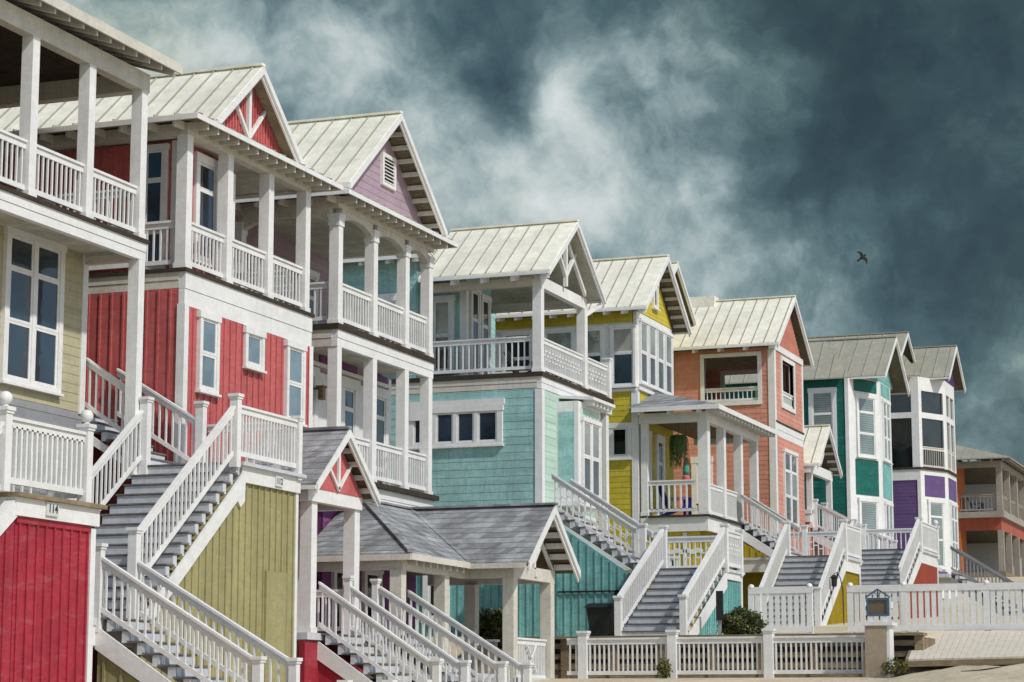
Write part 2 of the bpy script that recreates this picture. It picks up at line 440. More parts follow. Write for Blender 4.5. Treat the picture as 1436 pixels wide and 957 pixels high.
def gable(root, xc, hw, zb, zr, yf, yb, yw, mat='metal', sp=.43, under='soffit', look=True, cap=True, lookmat='offwhite'):
    xl, xr = xc-hw, xc+hw
    r = roofpart(root, [[(xl, yb, zb), (xl, yf, zb), (xc, yf, zr), (xc, yb, zr)], [(xr, yf, zb), (xr, yb, zb), (xc, yb, zr), (xc, yf, zr)]], mat, sp, under)
    mb = MB()                                                         # bargeboards with a thin metal edge left showing
    for x in (xl, xr):
        mb.beam((x, yf-.012, zb-.095), (xc, yf-.012, zr-.095), .05, .15); mb.beam((x, yf+.03, zb-.20), (xc, yf+.03, zr-.20), .04, .07)
    mb.each('bargeboard', 'white', root)
    if cap: MB().beam((xc, yf-.02, zr+.02), (xc, yb, zr+.02), .16, .05).each('ridge_cap', mat, root)
    fb = MB()
    for x in (xl, xr): fb.box(x-.02, x+.02, yf, yb, zb-.12, zb-.045)
    fb.each('fascia', 'white', root)
    if look:
        lb = MB(); n = int(math.hypot(hw, zr-zb)/.36)
        for sg in (-1, 1):
            for k in range(1, n):
                t = k/n; x = xc+sg*hw*(1-t); z = zb+(zr-zb)*t-.16; lb.box(x-.022, x+.022, yf+.06, yw, z-.05, z+.05)
        lb.each('rake_lookout', lookmat, root)
    return r
def rafters(root, p, q, inward, L=.5, rise=.0, sp=.42, mat='white', w=.05, h=.15):
    mb = MB(); p = Vector(p); q = Vector(q); d = q-p; n = max(1, int(d.length/sp))
    for k in range(n+1):
        c = p+d*(k/n)+Vector((inward[0]*.04, inward[1]*.03, -.055-h/2))
        e = c+Vector((inward[0]*L, inward[1]*L, rise))
        mb.beam(c, e, w, h)
    mb.each('rafter_tail', mat, root)
def bx(root, name, mat, *a, label=None): return MB().box(*a).build(name, mat, root, label=label)
def front(y, x0, x1): return Fr(x0, y, x1, y)        # s = X - x0
def side(x, y0, y1): return Fr(x, y0, x, y1)         # left to right from outside = decreasing Y ; s = y0 - Y
def rect(a, b, c, d): return [(a, c), (b, c), (b, d), (a, d)]

# ------------------------------------------------------------------ camera, sun, sky
cam = bpy.data.cameras.new('camera'); cam.sensor_width = 36; cam.lens = 36*3190/1436; cam.clip_end = 3000; cam.clip_start = .5
co = bpy.data.objects.new('camera', cam); COL.objects.link(co); SC.camera = co
AZ = math.atan((1930-718)/math.hypot(3190, 512)); PT = math.atan(512/3190)
fwd = Vector((math.cos(AZ)*math.cos(PT), math.sin(AZ)*math.cos(PT), math.sin(PT)))
co.rotation_euler = fwd.to_track_quat('-Z', 'Y').to_euler()
S = Vector((-.28, -.66, .70)).normalized()
sl = bpy.data.lights.new('sun', 'SUN'); sl.energy = 3.1; sl.angle = R(2.); sl.color = (1, .95, .87)
so = bpy.data.objects.new('sun', sl); COL.objects.link(so); so.rotation_euler = S.to_track_quat('Z', 'Y').to_euler(); so.location = (0, -30, 60)
def raydir(px, py):
    rt = Vector((math.sin(AZ), -math.cos(AZ), 0)); up = rt.cross(fwd)
    return (fwd+rt*((px-718)/3190)-up*((py-478.5)/3190)).normalized()
W = bpy.data.worlds.new('World'); SC.world = W; W.use_nodes = True
nt = W.node_tree; nt.nodes.clear()
wo = N(nt, 'ShaderNodeOutputWorld'); bg = N(nt, 'ShaderNodeBackground'); nt.links.new(bg.outputs[0], wo.inputs[0])
sky = N(nt, 'ShaderNodeTexSky', sky_type='NISHITA', sun_disc=False)
sky.sun_elevation = math.asin(S.z); sky.sun_rotation = math.atan2(S.x, S.y)
tc = N(nt, 'ShaderNodeTexCoord').outputs['Generated']
def vmath(op, a, b):
    n = N(nt, 'ShaderNodeVectorMath', operation=op)
    for i, x in enumerate((a, b)):
        if x is None: continue
        if isinstance(x, (tuple, Vector)): n.inputs[i].default_value = tuple(x)
        elif isinstance(x, (int, float)): n.inputs[3].default_value = x
        else: nt.links.new(x, n.inputs[i])
    return n
def cnoise(vec, scale, detail, rough):
    n = N(nt, 'ShaderNodeTexNoise'); n.inputs['Scale'].default_value = scale; n.inputs['Detail'].default_value = detail
    n.inputs['Roughness'].default_value = rough; nt.links.new(vec, n.inputs['Vector']); return n
wn = cnoise(tc, 9, 5, .6)
warp = vmath('SCALE', vmath('SUBTRACT', wn.outputs['Color'], (.5, .5, .5)).outputs[0], .05).outputs[0]
dirw = vmath('NORMALIZE', vmath('ADD', tc, warp).outputs[0], None).outputs[0]
dens = math_(nt, 'ADD', maprange(nt, cnoise(dirw, 17, 9, .60).outputs['Fac'], .32, .70, -.30, .44), maprange(nt, cnoise(dirw, 52, 7, .62).outputs['Fac'], .32, .70, -.09, .09))
BLOBS = [(740, 240, 280, .12), (330, 60, 240, .10), (795, 150, 42, .66), (800, 105, 34, .25), (820, 205, 45, .34), (850, 270, 60, .24), (490, 62, 70, .46), (570, 80, 80, .20), (230, 50, 90, .42), (60, 5, 90, .38), (330, 110, 70, .14), (640, 260, 95, .40), (730, 340, 100, .42), (600, 190, 60, .12),
         (880, 350, 90, .24), (450, 150, 70, .16), (1010, 380, 80, .18), (930, 90, 70, .26), (1090, 95, 80, .26), (1150, 440, 70, .34), (1400, 500, 90, .20), (960, 210, 80, .16), (1200, 330, 80, .10), (1060, 250, 60, .08),
         (430, 25, 60, -.24), (690, 30, 100, -.26), (690, 130, 45, -.20), (1340, 230, 220, -.28), (1270, 10, 220, -.34), (330, 170, 50, -.08), (735, 180, 32, -.26), (1280, 420, 60, -.16), (900, 10, 60, -.10), (880, 160, 36, -.16), (1000, 170, 70, -.12)]
for px, py, r, a in BLOBS:
    v = raydir(px, py); ang = r/3190*1.25
    d = N(nt, 'ShaderNodeVectorMath', operation='DOT_PRODUCT'); nt.links.new(dirw, d.inputs[0]); d.inputs[1].default_value = tuple(v)
    ln = math_(nt, 'MULTIPLY', math_(nt, 'SUBTRACT', d.outputs['Value'], 1.), 2/(ang*ang))   # = -(angle/ang)^2
    dens = math_(nt, 'ADD', dens, math_(nt, 'MULTIPLY', math_(nt, 'EXPONENT', ln), a))
CR = N(nt, 'ShaderNodeValToRGB'); nt.links.new(maprange(nt, dens, -.6, 1.05, 0, 1), CR.inputs[0])
el = CR.color_ramp.elements
el[0].position = .0; el[0].color = (.015, .034, .042, 1); el[1].position = 1.; el[1].color = (.72, .76, .76, 1)
for p, c in ((.22, (.030, .060, .070)), (.38, (.062, .112, .124)), (.52, (.135, .205, .215)), (.66, (.29, .38, .385)), (.82, (.53, .60, .59))):
    e = el.new(p); e.color = (*c, 1)
warmn = maprange(nt, cnoise(tc, 5, 4, .6).outputs['Fac'], .45, .68, 0, .55)
cloud = mixc(nt, warmn, CR.outputs[0], mixc(nt, 1., CR.outputs[0], (1.12, 1.05, .80), 'MULTIPLY'))
skyc = mixc(nt, 1., sky.outputs[0], (.15, .15, .15), 'MULTIPLY')
# the bank of cloud in front of the photographer is heavy; overhead and behind, the unseen sky is brightened to lift the shaded sides
lobe = N(nt, 'ShaderNodeVectorMath', operation='DOT_PRODUCT'); nt.links.new(tc, lobe.inputs[0]); lobe.inputs[1].default_value = tuple(raydir(718, 300))
cover = maprange(nt, lobe.outputs['Value'], .72, .93, .35, .94)
nt.links.new(mixc(nt, cover, skyc, cloud), bg.inputs['Color']); bg.inputs['Strength'].default_value = 1.0
vs = SC.view_settings; vs.view_transform = 'Standard'; vs.look = 'None'; vs.gamma = 1; vs.use_curve_mapping = False; vs.exposure = -.02

# ------------------------------------------------------------------ ground
def lerp(t, X):
    for (a, za), (b, zb) in zip(t, t[1:]):
        if X <= b: return za+(zb-za)*max(0, (X-a))/(b-a)
    return t[-1][1]
LOW = [(-60, -1.9), (15, -1.8), (30, -.72), (40, -.15), (44, .25), (47, .58), (49.3, .62), (49.45, 1.5), (54, 1.72), (64, 2.25), (72, 2.7), (80, 3.1), (92, 3.4), (105, 4.6), (118, 6.2), (126, 7.), (900, 8)]
SND = [(-60, -1.9), (15, -1.8), (30, -.6), (40, .1), (44, .42), (48, .78), (54, 1.55), (64, 2.2), (80, 3.0), (92, 3.4), (105, 4.6), (118, 6.2), (126, 7.), (900, 8)]
def ground(X, Y):
    t = min(1, max(0, (Y-8.9)/.5)); t = t*t*(3-2*t)
    b = lerp(SND, X)+max(-.3, min(.9, (8.6-Y)*.085))*(1 if X < 90 else .2)
    z = lerp(LOW, X)*t+b*(1-t)
    if 20 < X < 75 and Y < 9.3: z += .05*math.sin(X*1.7+Y*2.3)*math.sin(Y*1.1-X*.6)+.025*math.sin(X*4.1-Y*3.7)
    return z
xs = sorted(set([-60, -20, 0, 10]+[15+.9*k for k in range(66)]+[49.3, 49.45]+[76+3*k for k in range(20)]+[150, 250, 400, 900]))
ys = sorted(set([-900, -300, -100, -50, -25, -12]+[-6+.45*k for k in range(64)]+[8.9, 9.4, 26, 32, 60, 150, 400, 900]))
g = MB()
for X in xs:
    for Y in ys: g.v.append((X, Y, ground(X, Y)))
ny = len(ys)
for i in range(len(xs)-1):
    for j in range(ny-1): g.f.append((i*ny+j, (i+1)*ny+j, (i+1)*ny+j+1, i*ny+j+1))
struct(g.build('ground', 'sand', smooth=True))

# ================================================================== houses
HG = 'painted beach houses in the row'
def deckband(h, x0, x1, y0, y1, zt, dark=.10, beltz=None, over=.05):
    """deck slab with a dark worn edge and the white band under it"""
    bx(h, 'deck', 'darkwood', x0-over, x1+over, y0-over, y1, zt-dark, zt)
    if beltz is not None:
        mb = MB(); m = (beltz+zt-dark)/2
        mb.box(x0, x1, y0-.003, y0+.12, beltz, m-.006); mb.box(x0+.01, x1-.01, y0+.01, y0+.1, m-.006, zt-dark); mb.box(x0, x1, y0-.016, y0+.12, m, zt-dark)
        mb.build('band_board', 'white', h)
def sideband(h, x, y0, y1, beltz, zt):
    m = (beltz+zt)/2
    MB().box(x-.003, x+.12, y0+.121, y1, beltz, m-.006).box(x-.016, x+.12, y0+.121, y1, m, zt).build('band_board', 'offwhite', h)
def cornerboard(h, x, y, z0, z1, w=.15, right=False):
    """board wrapping a front corner; x,y is the wall corner"""
    mb = MB()
    if not right: mb.box(x-.032, x+w, y-.032, y, z0, z1).box(x-.032, x, y, y+w, z0, z1)
    else: mb.box(x-w, x+.032, y-.032, y, z0, z1).box(x, x+.032, y, y+w, z0, z1)
    return mb.build('corner_board', 'white', h)

# ---- cream house, cut by the left edge
h = thing('beach_house', (31, 21.2, -.6), 'cream clapboard house with brown-shaded upper porch, nearest and cut off by the left edge', 'house', HG)
F = front(21.2, 24, 34.8)
wall(F, rect(0, 10.8, 5.13, 8.0), 'clap', 'cream', h); wall(F, rect(0, 10.8, -.8, 5.13), 'clap', 'greyblue', h, sp=.2)
wall(side(34.8, 27, 21.33), rect(0, 5.67, -.8, 8.0), 'plain', 'cream', h)
MB().fb(F, 10.66, 10.83, 5.1, 8.0, 0, .035).build('corner_board', 'white', h)
window(F, 8.14, 9.97, 5.36, 8.0, h, 2, (.40, .37, .23), 'glass', .13)
window(F, 4.6, 6.43, 5.36, 8.0, h, 2, (.40, .37, .23), 'glass', .13)
deckband(h, 22, 34.8, 20, 27, 8.17, .07, 7.79)
sideband(h, 34.70, 20, 27, 7.79, 8.10)
bx(h, 'porch_ceiling', 'ceil', 24, 34.6, 20.12, 21.19, 7.98, 8.05)
for x in (27.6, 29.4, 31.19, 32.97, 34.75): column(h, x, 20, 8.17, 10.86, .21)
column(h, 34.79, 20.0, 3.9, 7.79, .21)
bx(h, 'porch_beam', 'offwhite', 22, 34.8, 20.0, 20.2, 10.86, 11.2); bx(h, 'porch_beam', 'offwhite', 34.55, 34.78, 20.2, 27, 10.86, 11.2)
for a, b in ((27.6, 29.19), (29.4, 30.98), (31.19, 32.76), (32.97, 34.54)): rail(h, (a, 20.1, 8.17), (b, 20.1, 8.17), .93, )
rail(h, (34.66, 20.2, 8.17), (34.66, 23.3, 8.17), .93)
wall(front(23.6, 24, 33.2), rect(0, 9.2, 8.17, 12.2), 'clap', 'cream', h)
wall(side(33.2, 27, 23.73), rect(0, 3.27, 8.17, 12.2), 'plain', 'cream', h)
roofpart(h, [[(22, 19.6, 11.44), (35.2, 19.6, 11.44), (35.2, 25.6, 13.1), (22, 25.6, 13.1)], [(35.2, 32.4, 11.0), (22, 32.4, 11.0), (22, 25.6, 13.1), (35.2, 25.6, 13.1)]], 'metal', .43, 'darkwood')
bx(h, 'fascia', 'offwhite', 22, 35.2, 19.56, 19.6, 11.27, 11.45)
MB().beam((35.22, 19.58, 11.38), (35.22, 25.6, 13.03), .04, .17).each('bargeboard', 'offwhite', h)
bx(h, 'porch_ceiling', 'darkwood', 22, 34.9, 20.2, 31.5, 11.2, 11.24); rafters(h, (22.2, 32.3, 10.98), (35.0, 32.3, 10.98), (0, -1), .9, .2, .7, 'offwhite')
rafters(h, (22.2, 19.6, 11.4), (35.0, 19.6, 11.4), (0, 1), .95, .30, .44, 'offwhite')

# ---- red house
h = thing('beach_house', (39, 20, -.5), 'red board-and-batten house with white upper porch and a struts-filled red gable', 'house', HG)
X0, X1 = 36.25, 41.62
F = front(20, X0, X1); G = side(X0, 27, 20)
wall(F, rect(0, X1-X0, -.6, 7.245), 'bnb', 'red', h, sp=.245); wall(G, rect(0, 6.88, -.6, 7.565), 'bnb', 'red', h, sp=.245)
wall(Fr(X1, 20.13, X1, 27), rect(0, 6.87, -.6, 7.8), 'plain', 'red', h)
cornerboard(h, X0, 20, -.6, 7.27, .13); cornerboard(h, X1, 20, -.6, 7.27, .13, True)
window(F, .50, 1.27, 5.74, 7.2, h, 1, (.5, .5), 'gsky', .1); window(F, 2.32, 3.13, 6.44, 7.2, h, 1, (1.,), 'gsky', .11); window(F, 4.13, 4.97, 5.6, 7.2, h, 1, (.5, .5), 'gsky', .1)
deckband(h, X0, X1, 20, 27, 7.94, .07, 7.25); sideband(h, X0, 20, 27, 7.57, 7.87)
# upper storey
Fu = front(20.42, 36.62, 38.85); Gu = side(36.62, 27, 20.42)
wall(Fu, rect(0, 2.23, 7.94, 10.46), 'bnb', 'red', h, sp=.245); wall(Gu, rect(0, 6.46, 7.94, 10.46), 'bnb', 'red', h, sp=.245)
cornerboard(h, 36.62, 20.42, 7.94, 10.46, .10)
MB().fb(Fu, 1.9, 2.25, 7.94, 10.3, 0, .05).build('corner_board', 'white', h)
window(Gu, 5.86, 6.40, 8.02, 10.38, h, 1, (.30, .44, .26), 'gblue', .08); window(Fu, .62, 1.55, 8.3, 10.36, h, 1, (.26, .46, .28), 'glass', .14)
wall(front(24, 38.85, X1), rect(0, X1-38.85, 7.94, 10.46), 'plain', 'offwhite', h)
for x in (36.46, 38.08, 39.82, 41.5): column(h, x, 20, 7.94, 10.45, .22)
column(h, 41.5, 23.6, 7.94, 10.45, .22)
bx(h, 'porch_beam', 'offwhite', 36.24, 41.52, 20.0, 20.2, 10.45, 10.68); bx(h, 'porch_beam', 'offwhite', 36.24, 36.44, 20.2, 27, 10.45, 10.68); bx(h, 'porch_beam', 'offwhite', 41.3, 41.5, 20.2, 27, 10.47, 10.68)
bx(h, 'porch_ceiling', 'ceil', 36.44, 41.3, 20.2, 26.9, 10.5, 10.56)
for a, b in ((36.46, 37.86), (38.08, 39.6), (39.82, 41.28)): rail(h, (a, 20.1, 7.94), (b, 20.1, 7.94), .92, sp=.135)
rail(h, (36.34, 20.22, 7.94), (36.34, 26.9, 7.94), .92); rail(h, (41.4, 20.22, 7.94), (41.4, 23.6, 7.94), .92)
def twin_roof(h, xl, xr, xc, hw, zr, zb, ze=10.72, yb=28, gmat='red', gk='bnb', yr=19.72, look=True):
    ye, yw = 19.58, 20.22
    d = (xc-hw)-xl; d2 = xr-(xc+hw)
    roofpart(h, [[(xl, ye, ze), (xr, ye, ze), (xr-d2, yw, zb), (xl+d, yw, zb)], [(xl, yb, ze), (xl, ye, ze), (xl+d, yw, zb), (xl+d, yb, zb)], [(xr, ye, ze), (xr, yb, ze), (xr-d2, yb, zb), (xr-d2, yw, zb)]], 'metal', .43, 'eave', name='skirt_roof')
    gable(h, xc, hw, zb+.02, zr, yr, yb, 20.2, 'metal', .43, 'soffit' if look else 'eave', look)
    m = .84
    wall(front(20.2, xc-hw, xc+hw), [(.12, zb+.02), (2*hw-.12, zb+.02), (hw, zb+(zr-zb)*.95-.03)], gk, gmat, h, 'gable_wall', .1, sp=.12 if gk == 'bnb' else None)
    mb = MB(); mb.box(xl, xr, ye-.03, ye, ze-.11, ze-.015); mb.box(xl-.03, xl, ye-.03, yb, ze-.11, ze-.015); mb.box(xr, xr+.03, ye-.03, yb, ze-.11, ze-.015); mb.each('fascia', 'white', h)
    rafters(h, (xl+.5, ye, ze), (xr-.5, ye, ze), (0, 1), .44, .02, .40, 'offwhite'); rafters(h, (xl, ye+.5, ze), (xl, yb, ze), (1, 0), .44, .02, .55, 'offwhite')
twin_roof(h, 35.8, 42.08, 38.95, 1.85, 12.47, 10.93, yr=19.86, look=False)
mb = MB(); c = 38.95
for p, q in (((c, 11.02), (c-.66, 11.7)), ((c, 11.02), (c+.66, 11.7))):
    mb.beam((p[0], 20.15, p[1]), (q[0], 20.15, q[1]), .07, .10)
mb.box(c-.05, c+.05, 20.11, 20.19, 11.02, 12.1)
mb.each('gable_strut', 'white', h)

# ---- lavender house, two porches
h = thing('beach_house', (45.6, 20, 0), 'lavender house with two stacked white porches, arched beams and a louvred gable vent', 'house', HG)
X0, X1 = 42.86, 48.12
deckband(h, X0, X1, 20, 27, 7.95, .12, 7.47); sideband(h, X0, 20, 27, 7.47, 7.83)
deckband(h, X0, X1, 20, 27, 4.76, .11, 4.25, .12); sideband(h, X0, 20, 27, 4.25, 4.65)
CX = (43.1, 44.93, 46.7, 48.08)
for x in CX: column(h, x, 20, 7.95, 10.32, .22, .26); column(h, x, 20, 4.76, 7.47, .22)
column(h, 43.1, 22.3, 7.95, 10.3, .22, .26)
for a, b in ((43.1, 44.71), (44.93, 46.48), (46.7, 47.86)):
    rail(h, (a, 20.1, 7.95), (b, 20.1, 7.95), .92, sp=.125); rail(h, (a, 20.1, 4.76), (b, 20.1, 4.76), .92, sp=.125)
    mb = MB(); n = 10; w = b-a; top = 10.45       # arched beam: shallow segmental opening
    arc = [(a+w*k/n, 10.12+.21*math.sin(math.pi*k/n)**.6) for k in range(n+1)]
    for (xa, za), (xb, zb) in zip(arc, arc[1:]): mb.hexa([(xa, 20.03, za), (xb, 20.03, zb), (xb, 20.18, zb), (xa, 20.18, za), (xa, 20.03, top), (xb, 20.03, top), (xb, 20.18, top), (xa, 20.18, top)])
    mb.build('arched_beam', 'offwhite', h)
mb = MB(); arc = [(20.22+2.08*k/10, 10.12+.21*math.sin(math.pi*k/10)**.6) for k in range(11)]
for (ya, za), (yb_, zb_) in zip(arc, arc[1:]): mb.hexa([(42.9, ya, za), (43.06, ya, za), (43.06, yb_, zb_), (42.9, yb_, zb_), (42.9, ya, 10.45), (43.06, ya, 10.45), (43.06, yb_, 10.45), (42.9, yb_, 10.45)])
mb.build('arched_beam', 'offwhite', h)
for yy, zz in ((20.2, 7.95), (20.2, 4.76)):
    rail(h, (42.98, yy+.02, zz), (42.98, 22.3, zz), .92); rail(h, (47.98, yy+.02, zz), (47.98, 22.4, zz), .92)
bx(h, 'porch_beam', 'offwhite', X0, X1, 20.0, 20.2, 10.45, 10.7); bx(h, 'porch_beam', 'offwhite', X0, X0+.2, 20.2, 27, 10.45, 10.7); bx(h, 'porch_beam', 'offwhite', X1-.2, X1, 20.2, 27, 10.45, 10.7)
bx(h, 'porch_ceiling', 'ceil', X0+.2, X1-.2, 20.2, 26.9, 10.46, 10.52); bx(h, 'porch_ceiling', 'ceil', X0+.13, X1-.13, 20.13, 26.9, 7.6, 7.66)
Fu = front(22.6, 43.0, 48.12)
wall(Fu, rect(0, 5.12, 7.95, 10.46), 'clap', 'lavender', h); wall(side(43.0, 27, 22.73), rect(0, 4.27, 7.95, 10.46), 'clap', 'lavender', h)
for a, b in ((.35, 1.2), (1.28, 2.18), (2.26, 3.16), (3.3, 4.2)): window(Fu, a, b, 7.97, 9.95, h, 1, (.36, .36, .28), 'gdark', .13)
MB().fb(Fu, 4.9, 5.13, 7.95, 10.4, 0, .05).build('corner_board', 'white', h)
Fl = front(21.25, 43.0, 48.45)
wall(Fl, rect(0, 5.45, 4.76, 7.6), 'clap', 'lavender', h); wall(side(43.0, 27, 21.4), rect(0, 5.6, 4.76, 7.6), 'clap', 'lavender', h)
window(Fl, .55, 1.45, 4.8, 7.25, h, 1, (.3, .45, .25), 'gblue', .2); window(Fl, 2.62, 3.6, 4.8, 7.25, h, 1, (.3, .48, .22), 'gblue', .22); window(Fl, 4.35, 5.3, 4.8, 7.25, h, 1, (.22, .56, .22), 'glass', .2)
mb = MB(); mb.fb(Fl, 1.5, 2.55, 4.8, 7.2, 0, .05); mb.fb(Fl, 3.65, 4.3, 4.8, 7.2, 0, .05); mb.fb(Fl, 5.31, 5.46, 4.8, 7.55, 0, .05); mb.fb(Fl, .1, 5.3, 7.33, 7.42, 0, .05); mb.build('door_casing', 'white', h)
mb = MB()
for a, b in ((.65, 1.3), (1.6, 2.5), (2.7, 3.55), (4.4, 5.25)): mb.fb(Fl, a, b, 7.435, 7.585, 0, .045)
mb.each('transom_panel', 'plum', h)
l = MB(); l.box(44.2, 44.34, 20.95, 21.07, 6.55, 6.82); l.box(44.24, 44.3, 21.07, 21.25, 6.78, 6.82); l.box(44.16, 44.38, 20.91, 21.11, 6.82, 6.85); l.build('wall_lamp', 'timber', h)
# ground storey behind the entry porch
Fg = front(20.35, 43.0, 48.0)
wall(Fg, rect(0, 5, -.2, 4.25), 'clap', 'plum', h); wall(side(43.0, 27, 20.48), rect(0, 6.52, -.2, 4.25), 'clap', 'plum', h)
wall(Fr(48.0, 20.48, 48.0, 27), rect(0, 6.5, -.2, 4.6), 'plain', 'lavender', h); wall(Fr(48.45, 21.38, 48.45, 27), rect(0, 5.6, 4.8, 7.4), 'plain', 'lavender', h); wall(Fr(48.12, 22.73, 48.12, 27), rect(0, 4.2, 7.96, 10.45), 'plain', 'lavender', h)
window(Fg, .45, 1.15, 1.2, 2.95, h, 1, (.68, .32), 'gdark', .13); window(Fg, 2.0, 2.95, .7, 3.0, h, 1, (.72, .28), 'gdark', .14, name='entry_door')
twin_roof(h, 42.42, 48.5, 45.48, 2.72, 13.12, 10.93, gmat='lavender', gk='clap')
Fv = front(20.2, 45.45, 46.2)
mb = MB(); mb.fb(Fv, 0, .09, 11.52, 12.26, 0, .07).fb(Fv, .66, .75, 11.52, 12.26, 0, .07).fb(Fv, .09, .66, 11.52, 11.60, 0, .069).fb(Fv, .09, .66, 12.18, 12.26, 0, .069)
v = mb.build('gable_vent', 'white', h)
mb = MB()
for k in range(7):
    z = 11.62+k*.08; mb.hexa([Fv.p(.09, z, .06), Fv.p(.66, z, .06), Fv.p(.66, z+.05, .0), Fv.p(.09, z+.05, .0), Fv.p(.09, z+.015, .06), Fv.p(.66, z+.015, .06), Fv.p(.66, z+.065, .0), Fv.p(.09, z+.065, .0)])
mb.build('louvre', 'white', v); MB().fb(Fv, .08, .67, 11.59, 12.19, 0, .004+.024).build('vent_backing', 'black', v)

# ---- teal house
h = thing('beach_house', (57.5, 20, 1.4), 'pale teal clapboard house with an open truss gable over its upper deck', 'house', HG)
X0, X1 = 55.5, 59.9
F = front(20, X0, X1); G = side(X0, 29, 20)
wall(F, rect(0, X1-X0, 5.13, 8.2), 'clap', 'mint', h, sp=.2); wall(G, rect(0, 8.88, 5.13, 8.22), 'clap', 'teal', h, sp=.205)
wall(F, rect(0, X1-X0, 1., 4.84), 'bnb', 'deepteal', h, sp=.15); wall(G, rect(0, 8.88, 1., 5.13), 'bnb', 'deepteal', h, sp=.22)
wall(Fr(X1, 20.13, X1, 29), rect(0, 8.8, 1., 8.4), 'plain', 'teal', h)
MB().fb(F, -.03, X1-X0, 4.84, 5.13, -.1, .03).build('band_board', 'white', h)
cornerboard(h, X0, 20, 5.13, 8.2, .17)
w = window(G, 5.25, 7.93, 6.78, 7.83, h, 4, (1.,), 'glass', .15, label='band of four small windows under a wide white header')
MB().fb(G, 5.2, 7.98, 7.85, 8.0, 0, .085).build('window_header', 'white', w)
MB().fb(G, 5.3, 5.75, 7.5, 8.0, .09, .12).each('header_block', 'white', w)
window(G, 5.7, 6.45, 2.2, 4.0, h, 1, (1.,), 'gdark', .16)
deckband(h, X0, 61.45, 20, 24.5, 8.66, .12, 8.22); sideband(h, X0, 20, 29, 8.24, 8.54)
bx(h, 'deck', 'darkwood', X0-.02, 58.3, 24.5, 29, 8.54, 8.66)
# bay window
B = front(19.37, 56.62, 58.5); Bs = side(56.62, 20, 19.37)
wall(B, rect(0, 1.88, 5.35, 8.0), 'plain', 'white', h, 'bay_wall'); wall(Bs, rect(0, .5, 5.35, 8.0), 'plain', 'white', h, 'bay_wall'); wall(Fr(58.5, 19.49, 58.5, 20), rect(0, .5, 5.35, 8.0), 'plain', 'white', h, 'bay_wall')
MB().fb(Bs, .08, .52, 5.72, 7.72, 0, .012).build('bay_panel', 'teal', h); MB().fb(B, .2, 1.7, 7.62, 7.86, 0, .012).build('bay_panel', 'mint', h)
window(B, .2, 1.72, 5.5, 7.58, h, 2, (.52, .48), ('gmid', 'greflect'), .09)
MB().box(56.52, 58.58, 19.28, 20, 5.22, 5.35).build('bay_floor', 'white', h)
roofpart(h, [[(56.85, 19.02, 8.12), (58.75, 19.02, 8.12), (58.75, 20, 8.2), (56.85, 20, 8.2)]], 'white', 0, 'white', 'bay_roof'); rafters(h, (57.1, 19.05, 8.12), (58.6, 19.05, 8.12), (0, 1), .3, 0, .26, w=.07)
# post carrying the deck corner
column(h, 61.3, 20.05, 4.5, 8.3, .24)
# upper deck
column(h, 55.73, 20, 8.66, 11.15, .24); column(h, 59.31, 20, 8.66, 10.95, .24)
post(h, 61.35, 20.1, 8.66, 9.85, .2)
rail(h, (55.75, 20.1, 8.66), (59.07, 20.1, 8.66), .95, sp=.13, lattice=True); rail(h, (59.31, 20.1, 8.66), (61.25, 20.1, 8.66), .95, sp=.13, lattice=True)
rail(h, (55.62, 20.25, 8.66), (55.62, 25.5, 8.66), .98, sp=.17); rail(h, (61.35, 20.2, 8.66), (61.35, 24.4, 8.66), .95)
MB().beam((55.5, 20.12, 11.08), (59.35, 20.12, 11.08), .18, .30).each('porch_beam', 'white', h); MB().box(55.5, 55.72, 20.24, 23.2, 10.98, 11.2).each('porch_beam', 'offwhite', h); MB().box(59.1, 59.3, 20.24, 23.2, 10.98, 11.2).each('porch_beam', 'offwhite', h)
gable(h, 57.32, 2.34, 11.28, 13.02, 19.6, 23.3, 20.2, under='ceil', look=False)
mb = MB(); mb.box(57.26, 57.38, 19.9, 20.0, 11.24, 12.85)
mb.beam((57.32, 19.95, 11.5), (56.5, 19.95, 12.3), .09, .11); mb.beam((57.32, 19.95, 11.5), (58.14, 19.95, 12.3), .09, .11); mb.beam((55.7, 19.95, 11.3), (57.3, 19.95, 12.62), .08, .14); mb.beam((58.94, 19.95, 11.3), (57.34, 19.95, 12.62), .08, .14); mb.build('gable_truss', 'white', h)
rafters(h, (54.99, 19.8, 11.28), (54.99, 23.2, 11.28), (1, 0), .45, .12, .75, 'white', .09, .2)
mb = MB(); mb.beam((59.6, 19.7, 11.1), (59.3, 20.1, 10.75), .1, .14); mb.each('eave_bracket', 'white', h)
Fu = front(22.5, 56.4, 58.3); Gu = side(56.4, 29, 22.5)
wall(Fu, rect(0, 1.9, 8.66, 11.7), 'clap', 'teal', h); wall(side(56.4, 23.6, 22.5), rect(0, .97, 8.66, 11.3), 'clap', 'teal', h); wall(Fr(58.3, 22.63, 58.3, 23.6), rect(0, .95, 8.66, 11.6), 'plain', 'teal', h)
window(side(55.6, 34, 23.6), 8.3, 10.0, 8.9, 11.0, h, 1, (.5, .5), ('gmid', 'greflect'), .18)
window(side(56.4, 23.6, 22.5), .08, .78, 8.9, 11.0, h, 1, (.5, .5), ('gmid', 'greflect'), .12)
cornerboard(h, 56.4, 22.5, 8.66, 11.2, .16)
window(Fu, .25, .95, 8.7, 11.3, h, 1, (.68, .32), 'glass', .12); window(Fu, 1.02, 1.72, 8.7, 11.2, h, 1, (.68, .32), 'glass', .12)
